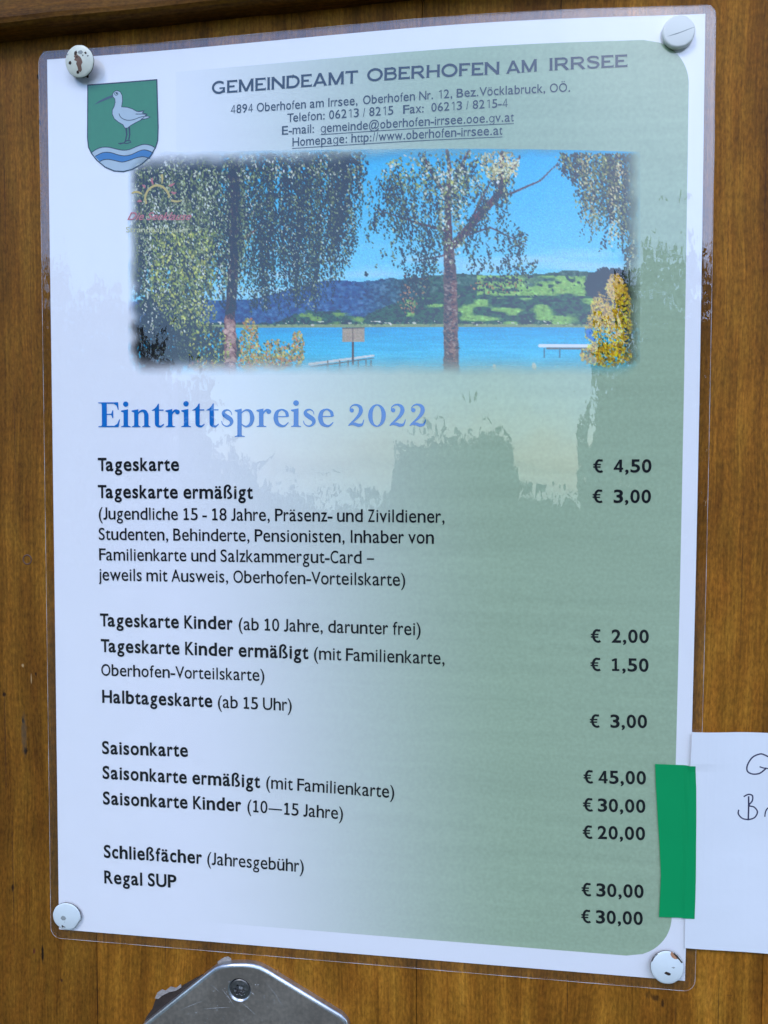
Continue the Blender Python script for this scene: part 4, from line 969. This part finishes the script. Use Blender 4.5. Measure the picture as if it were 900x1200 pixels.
# ------------------------------------------------------------------ the four thumb tacks
M_enamel = simple('white_enamel', (.68, .73, .72), .28, noise=.05, scale=300)
M_enam_old = simple('yellowed_enamel', (.74, .74, .62), .33, noise=.14, scale=450)
M_plastic = simple('ivory_plastic', (.78, .78, .72), .42, noise=.03, scale=200)
M_rust = simple('rusty_steel', (.045, .024, .014), .6, metal=.3, noise=.5, scale=900, bump=.00008)
M_brown = simple('brown_rust', (.20, .11, .075), .7, noise=.35, scale=900)
M_copper = simple('bare_copper', (.42, .20, .10), .5, noise=.4, scale=900)
M_dirt = simple('grey_dirt', (.30, .32, .30), .8)
def tack(head_c, r, stand, dome, rim, mat, label, tilt=(0, 0), chips=(), squash=1.0, flat=None, foot=None, rim_mat=None, depth=.6):
    """head_c = centre of the head in mm (x, y on the wall); stand = height of the head's underside above the film, mm"""
    hx, hy = head_c; fx, fy = foot if foot else head_c
    base = S(hx, hy, .45); root = empty('thumb_tack', S(fx, fy, .45)); tag(root, label, 'thumb tack', 'thumb tacks holding the laminated notice')
    O = Vector((base[0], base[1] - stand * .001, base[2]))
    tx, ty = math.radians(tilt[0]), math.radians(tilt[1])
    Rm = Matrix.Rotation(ty, 3, 'Z') @ Matrix.Rotation(tx, 3, 'X')
    def hp_(a, rr, hgt):                             # polar on the head, hgt outward
        x = rr * math.cos(a); z = rr * math.sin(a) * squash
        if flat:
            nd = Vector((math.cos(flat[0]), math.sin(flat[0]))); d = x * nd.x + z * nd.y
            if d > flat[1] * r: x -= nd.x * (d - flat[1] * r); z -= nd.y * (d - flat[1] * r)
        return O + Rm @ Vector((x * .001, -hgt * .001, z * .001))
    n = 48
    def dh(rr): return depth + dome * (1 - (rr / r) ** 2)
    prof = [(0.0, 0.0)] + [(r * .8, 0.0), (r * .97, .06), (r, depth * .4), (r * .985, depth * .8), (r * .94, dh(r * .94))] + [(r * k, dh(r * k)) for k in (.85, .7, .5, .3, .12)]
    V = [hp_(0, 0, 0)]; F = []
    for rr, hh in prof[1:]:
        for k in range(n):
            jit = 1 + .006 * math.sin(5 * k) if rr > r * .9 else 1
            V.append(hp_(2 * math.pi * k / n, rr * jit, hh))
    V.append(hp_(0, 0, dh(0)))
    for k in range(n): F.append((0, 1 + k, 1 + (k + 1) % n))
    m = len(prof) - 1
    for q in range(m - 1):
        for k in range(n): F.append((1 + q * n + k, 1 + (q + 1) * n + k, 1 + (q + 1) * n + (k + 1) % n, 1 + q * n + (k + 1) % n))
    for k in range(n): F.append((1 + (m - 1) * n + k, len(V) - 1, 1 + (m - 1) * n + (k + 1) % n))
    head = mesh('head', V, F, mat, root, smooth=True)
    if rim_mat:
        head.data.materials.append(rim_mat)
        for p in head.data.polygons:
            if p.index < n + n * 3: p.material_index = 1
    bm = bmesh.new(); bm.from_mesh(head.data); bmesh.ops.recalc_face_normals(bm, faces=bm.faces); bm.to_mesh(head.data); bm.free()
    # spike
    f = Vector(S(fx, fy, -.6)); top = hp_(0, 0, .1); V = []; F = []; kk = 10
    ax = (f - top).normalized(); s1 = ax.cross(Vector((1, 0, .1))).normalized(); s2 = ax.cross(s1)
    for q, (t, rad) in enumerate(((0, .9), (.12, .5), (1.0, .42), (1.25, .05))):
        for k in range(kk):
            a = 2 * math.pi * k / kk; V.append(top + (f - top) * t + (s1 * math.cos(a) + s2 * math.sin(a)) * rad * .001)
    for q in range(3):
        for k in range(kk): F.append((q * kk + k, q * kk + (k + 1) % kk, (q + 1) * kk + (k + 1) % kk, (q + 1) * kk + k))
    mesh('spike', V, F, M_rust, root, smooth=True)
    for name, mt, pts, lift in chips:
        kq = r / (3.35 if mat is M_enam_old else 4.7); pts = [(a * kq, b * kq) for a, b in pts]
        vs = [(x, y) for x, y in pts]
        cx = sum(p[0] for p in vs) / len(vs); cy = sum(p[1] for p in vs) / len(vs); V = []; F = []
        rings_ = (0, .35, .7, 1)
        for q in rings_[1:]:
            for (x, y) in vs:
                X, Y = cx + (x - cx) * q, cy + (y - cy) * q; rr = min(math.hypot(X, Y), r * .995)
                V.append(hp_(math.atan2(Y, X), rr, dh(min(rr, r * .94)) + lift - (.05 if rr > r * .94 else 0)))
        rr = math.hypot(cx, cy); V.append(hp_(math.atan2(cy, cx), rr, dh(rr) + lift)); k_ = len(vs)
        for a in range(k_): F.append((len(V) - 1, a, (a + 1) % k_))
        for q in range(2):
            for a in range(k_): F.append((q * k_ + a, (q + 1) * k_ + a, (q + 1) * k_ + (a + 1) % k_, q * k_ + (a + 1) % k_))
        mesh(name, V, F, mt, root)
    return root
# polygons in mm relative to the head's centre (x right, y up)
c1 = [('rust_patch', M_brown, [(-.9, 1.0), (-.3, 1.5), (.1, 1.1), (.6, .7), (.9, .1), (1.0, -.5), (.6, -1.0), (.6, -1.9), (.2, -2.3), (-.3, -2.1), (-.3, -1.3), (-.5, -.6), (-.3, -.1), (-.9, .2), (-.6, .6)], .03),
      ('rust_patch', M_rust, [(-.7, 1.9), (-.2, 2.1), (.0, 1.6), (-.3, 1.1), (-.8, 1.3)], .05), ('rust_patch', M_rust, [(-2.3, .1), (-1.8, .2), (-1.6, -.3), (-2.0, -.6), (-2.4, -.3)], .05),
      ('rust_patch', M_rust, [(-.7, -2.0), (-.3, -1.9), (-.1, -2.4), (-.5, -2.6), (-.8, -2.4)], .05), ('rust_patch', M_dirt, [(.2, 1.9), (.9, 2.1), (1.3, 1.6), (1.0, 1.2), (.5, 1.3), (.1, 1.5)], .03),
      ('rust_patch', M_rust, [(1.5, 1.5), (1.9, 1.7), (2.1, 1.3), (1.8, 1.1)], .04), ('rust_patch', M_rust, [(1.0, 1.1), (1.4, 1.0), (1.2, .7)], .04), ('rust_patch', M_rust, [(2.1, .9), (2.5, .8), (2.2, .55)], .04), ('rust_patch', M_rust, [(-.5, .9), (.1, .8), (-.1, .5)], .06), ('rust_patch', M_dirt, [(-2.9, 1.8), (-2.2, 1.7), (-2.5, 1.4)], .03)]
tack((-91.6, 145.2), 5.25, 2.6, .75, .2, M_enam_old, 'chipped rusty white thumb tack standing proud at the top left corner', (10, -6), c1, .93, None, (-90.6, 141.6), M_rust, .45)
c2 = [('crack', M_dirt, [(-3.6, -1.45), (-2.2, -1.15), (-.6, -.85), (1.0, -.35), (2.6, .3), (4.3, .85), (4.3, .75), (2.7, .15), (1.0, -.5), (-.6, -1.0), (-2.2, -1.28)], .02)]
tack((96.9, 142.5), 4.8, .1, .35, .2, M_plastic, 'thick ivory plastic thumb tack with a hairline crack at the top right', (0, 0), c2, 1.0, None, None, None, 1.5)
c3 = [('rust_patch', M_rust, [(-1.6, -3.0), (-1.3, -2.8), (-1.1, -3.2), (-.4, -3.4), (-.3, -3.7), (-1.0, -3.6), (-1.3, -3.9), (-1.6, -3.5)], .04), ('dent', M_dirt, [(-1.6, .1), (-1.0, .5), (-.3, .3), (.1, -.3), (-.3, -1.0), (-1.2, -1.1), (-1.8, -.6)], .015),
      ('rust_patch', M_rust, [(-.6, -1.6), (-.4, -1.5), (-.35, -1.75)], .04)]
tack((-101.4, -143.0), 5.2, .25, .5, .2, M_enamel, 'white thumb tack with one flattened side at the bottom left corner', (0, 0), c3, .93, (-.62, .86), None, M_rust, .5)
c4 = [('rust_patch', M_copper, [(1.0, 4.5), (1.5, 4.4), (2.2, 3.6), (3.0, 2.9), (2.6, 2.6), (1.9, 2.7), (1.2, 3.1), (.8, 3.8)], .03), ('rust_patch', M_rust, [(2.9, 3.5), (3.6, 2.6), (4.3, 1.6), (3.9, 1.5), (3.3, 2.3), (2.6, 2.9), (1.6, 4.1), (1.9, 4.4)], .05),
      ('rust_patch', M_rust, [(-.9, -1.1), (-.5, -.8), (.2, -1.0), (.8, -1.3), (.7, -1.8), (.1, -1.9), (-.6, -1.6), (-1.0, -1.4)], .05), ('dent', M_dirt, [(.9, .4), (1.6, .6), (2.1, .4), (1.6, .1)], .02),
      ('rust_patch', M_rust, [(-4.5, 1.6), (-3.9, 2.7), (-2.9, 3.8), (-2.6, 3.7), (-3.6, 2.6), (-4.2, 1.5)], .03)]
tack((99.0, -143.3), 5.15, 1.1, .7, .2, M_enamel, 'white thumb tack with a brown chipped rim at the bottom right corner', (-4, 3), c4, 1.0, None, None, M_rust, .45)

# ------------------------------------------------------------------ metal plate with its screw
def metal_material(name, base, rough, brush=True):
    m, n, l, p = new_mat(name)
    geo = n.new('ShaderNodeNewGeometry')
    def nz(sc, st, det=4):
        mp = n.new('ShaderNodeMapping'); mp.inputs['Scale'].default_value = st; l.new(geo.outputs['Position'], mp.inputs[0])
        t = n.new('ShaderNodeTexNoise'); t.inputs['Scale'].default_value = sc; t.inputs['Detail'].default_value = det; l.new(mp.outputs[0], t.inputs['Vector']); return t.outputs['Fac']
    a = nz(700, (1, 1, 1)); b = nz(60, (1, 1, 1)); c = nz(1500, (1, 1, .1)); d = nz(1500, (.1, 1, 1))
    v = math_node(n, l, 'ADD', math_node(n, l, 'MULTIPLY', a, .4), math_node(n, l, 'MULTIPLY', b, .6))
    v = math_node(n, l, 'ADD', math_node(n, l, 'MULTIPLY', v, .7), math_node(n, l, 'ADD', math_node(n, l, 'MULTIPLY', c, .08), math_node(n, l, 'MULTIPLY', d, .04)))
    r = n.new('ShaderNodeValToRGB'); l.new(v, r.inputs[0])
    r.color_ramp.elements[0].position = .35; r.color_ramp.elements[0].color = (*[k * .6 for k in base], 1)
    r.color_ramp.elements[1].position = .68; r.color_ramp.elements[1].color = (*[min(1, k * 1.3) for k in base], 1)
    l.new(r.outputs[0], p.inputs['Base Color']); p.inputs['Metallic'].default_value = .85; p.inputs['Roughness'].default_value = rough
    bp = n.new('ShaderNodeBump'); bp.inputs['Strength'].default_value = .35; bp.inputs['Distance'].default_value = .00005
    l.new(math_node(n, l, 'ADD', a, math_node(n, l, 'MULTIPLY', math_node(n, l, 'ADD', c, d), .3)), bp.inputs['Height']); l.new(bp.outputs[0], p.inputs['Normal'])
    return m
M_metal = metal_material('scratched_aluminium', (.78, .64, .57), .34)
M_bright = metal_material('bright_edge_metal', (.80, .82, .84), .30)  # paler than the face: puts the bevels' sky highlight into the colour
M_screw = metal_material('dull_screw_steel', (.26, .25, .24), .42)
M_hole = simple('recess_dark', (.02, .02, .02), .6)
plate = empty('metal_plate', Bd(-39.4, -180, 0))
tag(plate, 'scratched aluminium plate with cut corners screwed on below the notice', 'metal plate')
def plate_outline():
    P = [(-74.0, -179.0), (-50.2, -158.2)] + [(-48.2, -156.6), (-45.8, -155.4), (-42, -154.6), (-38, -154.2), (-34.7, -154.2), (-32.3, -154.7), (-29.9, -155.7)] + [(-4.6, -168.9), (-2.8, -170.6), (-2.0, -172.6)]
    P += [(-2.0, -196), (-4.0, -199), (-30, -213.5), (-36, -214.8), (-43, -214.5), (-49.0, -211.5), (-73.5, -191), (-75.5, -187.5), (-75.6, -182)]
    return P
def make_plate():
    P = plate_outline(); cx, cy, rh = -39.42, -163.25, 4.05; n = len(P)
    bm = bmesh.new(); org = Vector(plate.location)
    hole = [(cx + rh * math.cos(2 * math.pi * k / 40), cy + rh * math.sin(2 * math.pi * k / 40)) for k in range(40)]
    from mathutils.geometry import tessellate_polygon
    def inset(P, d):
        out = []
        for i in range(len(P)):
            a, b, c = Vector(P[i - 1]), Vector(P[i]), Vector(P[(i + 1) % len(P)])
            u = (b - a).normalized(); v = (c - b).normalized(); t = (u + v).normalized(); nn = Vector((t.y, -t.x))
            out.append(tuple(b + nn * d / max(.6, t.dot(u))))
        return out
    levels = [(P, 0.05), (P, 1.75), (inset(P, .25), 2.15), (inset(P, .75), 2.45), (inset(P, 1.15), 2.5)]
    rings = [[bm.verts.new(Vector(Bd(x, y, o)) - org) for x, y in L] for L, o in levels]
    fm = {}
    for q in range(len(rings) - 1):
        for k in range(n):
            f = bm.faces.new((rings[q][k], rings[q][(k + 1) % n], rings[q + 1][(k + 1) % n], rings[q + 1][k])); f.material_index = 1; f.smooth = q > 0
    hv = [bm.verts.new(Vector(Bd(x, y, 2.5)) - org) for x, y in hole]; hb = [bm.verts.new(Vector(Bd(cx + (x - cx) * .84, cy + (y - cy) * .84, 1.3)) - org) for x, y in hole]
    poly_a = [Vector((x, y, 0)) for x, y in levels[-1][0]]; poly_b = [Vector((x, y, 0)) for x, y in reversed(hole)]
    allv = rings[-1] + list(reversed(hv))
    for t in tessellate_polygon([poly_a, poly_b]):
        try: bm.faces.new([allv[i] for i in t])
        except ValueError: pass
    for k in range(40):
        f = bm.faces.new((hv[k], hv[(k + 1) % 40], hb[(k + 1) % 40], hb[k])); f.smooth = True; f.material_index = 1
    bm.faces.new(list(reversed(rings[0])))
    bmesh.ops.recalc_face_normals(bm, faces=bm.faces)
    me = bpy.data.meshes.new('plate_body'); bm.to_mesh(me); bm.free(); me.materials.append(M_metal); me.materials.append(M_bright)
    o = bpy.data.objects.new('plate_body', me); COL.objects.link(o); o.parent = plate
    # screw head with a six-lobed recess
    sx, sy = cx, cy - .15; n = 60; V = []; F = []
    def ring(fn, off): return [Bd(sx + fn(k) * math.cos(2 * math.pi * k / n), sy + fn(k) * math.sin(2 * math.pi * k / n), off) for k in range(n)]
    lobe = lambda k: 1.62 + .36 * math.cos(6 * 2 * math.pi * k / n + .4)
    RR = [ring(lambda k: 3.45, 1.2), ring(lambda k: 3.45, 1.85), ring(lambda k: 3.2, 2.05), ring(lambda k: lobe(k) + .12, 2.28), ring(lobe, 2.18), ring(lambda k: lobe(k) * .9, 1.25)]
    for r_ in RR: V += r_
    for q in range(len(RR) - 1):
        for k in range(n): F.append((q * n + k, q * n + (k + 1) % n, (q + 1) * n + (k + 1) % n, (q + 1) * n + k))
    V.append(Bd(sx, sy, 1.2)); b = (len(RR) - 1) * n
    for k in range(n): F.append((b + k, b + (k + 1) % n, len(V) - 1))
    s = mesh('screw', V, F, M_screw, plate, smooth=False)
    bm = bmesh.new(); bm.from_mesh(s.data); bmesh.ops.recalc_face_normals(bm, faces=bm.faces)
    if sum(f.normal.y * f.calc_area() for f in bm.faces) > 0: bmesh.ops.reverse_faces(bm, faces=bm.faces)
    bm.to_mesh(s.data); bm.free()
    # burr in the recess
    V = []; F = []
    for k in range(n): V.append(Bd(sx + .75 * math.cos(2 * math.pi * k / n) * (1 + .2 * math.sin(5 * k)), sy + .75 * math.sin(2 * math.pi * k / n) * (1 + .25 * math.sin(3 * k)), 1.3))
    V.append(Bd(sx, sy, 1.75))
    for k in range(n): F.append((k, (k + 1) % n, n))
    mesh('recess_burr', V, F, M_bright, s)
    # scratches: fine raised burrs across the face
    sc_ = []
    for (a, b, w_) in (((-52, -171), (-43, -169.6), .12), ((-45.5, -163.5), (-41, -169.5), .1), ((-35.6, -163.6), (-34.2, -164.6), .16), ((-41, -166), (-33, -172), .08), ((-60, -172), (-52, -168), .08), ((-30, -160), (-24, -168), .06), ((-50, -162), (-46, -165), .08)):
        sc_.append(ribbon([a, ((a[0] + b[0]) / 2 + .2, (a[1] + b[1]) / 2 + .15), b], [w_ * .3, w_, w_ * .2]))
    for k in range(110):
        x = random.uniform(-62, -12); y = random.uniform(-180, -160)
        if y > -157 - abs(x + 39) * .62: continue
        sc_.append(disc(x, y, random.uniform(.05, .16), 6))
    lay('scratches', sc_, simple('fresh_scratch', (.62, .62, .63), .5, metal=.2), plate, 2.505, Bd)
make_plate()
# dark ragged strip behind the plate, with whitish sticker scraps and a splinter
def torn(name, outline, off, mat, label, cat, thick=.12):
    pl = tri(poly(outline)); V = [Bd(x, y, off + thick) for x, y in pl[0]] + [Bd(x, y, off) for x, y in pl[0]]; n = len(outline)
    F = [tuple(f) for f in pl[1]] + [tuple(n + i for i in reversed(f)) for f in pl[1]] + [(i, (i + 1) % n, n + (i + 1) % n, n + i) for i in range(n)]
    o = mesh(name, V, F, mat, None, loc=Bd(outline[0][0], outline[0][1], off))
    bm = bmesh.new(); bm.from_mesh(o.data); bmesh.ops.recalc_face_normals(bm, faces=bm.faces); bm.to_mesh(o.data); bm.free()
    tag(o, label, cat)
    return o
M_strip = simple('dark_strip', (.035, .022, .015), .8, noise=.4, scale=500, bump=.0002)
M_resid = simple('whitish_residue', (.32, .28, .25), .85, noise=.5, scale=1100, bump=.0002)
torn('ragged_strip', [(-75.2, -182), (-73.5, -177.5), (-71.2, -174.2), (-70.2, -171.2), (-69.0, -169.5), (-66, -167.9), (-62, -166.9), (-60.0, -164.9), (-56, -162.3), (-51, -159.4), (-44, -162), (-50, -175), (-60, -184)], .02, M_strip,
     'dark ragged strip showing left of the metal plate', 'backing strip', .5)
torn('sticker_scrap', [(-70.2, -170.3), (-69.3, -168.2), (-67.6, -166.9), (-66.3, -167.2), (-64.5, -165.6), (-62.5, -165.9), (-60.8, -164.4), (-60.6, -165.5), (-62.6, -166.9), (-65.0, -167.6), (-67.4, -169.0), (-69.0, -170.4)], .53, M_resid,
     'whitish paper scrap stuck on the dark strip left of the metal plate', 'paper scrap', .1)
torn('sticker_scrap', [(-47.6, -156.9), (-47.9, -155.8), (-46.4, -154.6), (-45.3, -153.9), (-44.2, -153.6), (-43.1, -154.2), (-42.9, -155.2), (-44.2, -155.6), (-45.3, -156.3), (-46.4, -156.6)], .02, M_resid,
     'grey paper scrap stuck to the wood directly above the metal plate', 'paper scrap', .15)
torn('splinter', [(-29.3, -158.9), (-28.6, -157.8), (-27.6, -157.9), (-26.6, -156.6), (-26.3, -157.9), (-25.4, -158.8), (-26.6, -159.2), (-27.4, -158.8), (-28.3, -159.5)], .02, simple('fresh_splinter', (.42, .21, .08), .7, noise=.5, scale=900),
     'small raised orange wood splinter right of the metal plate top', 'splinter', .35)
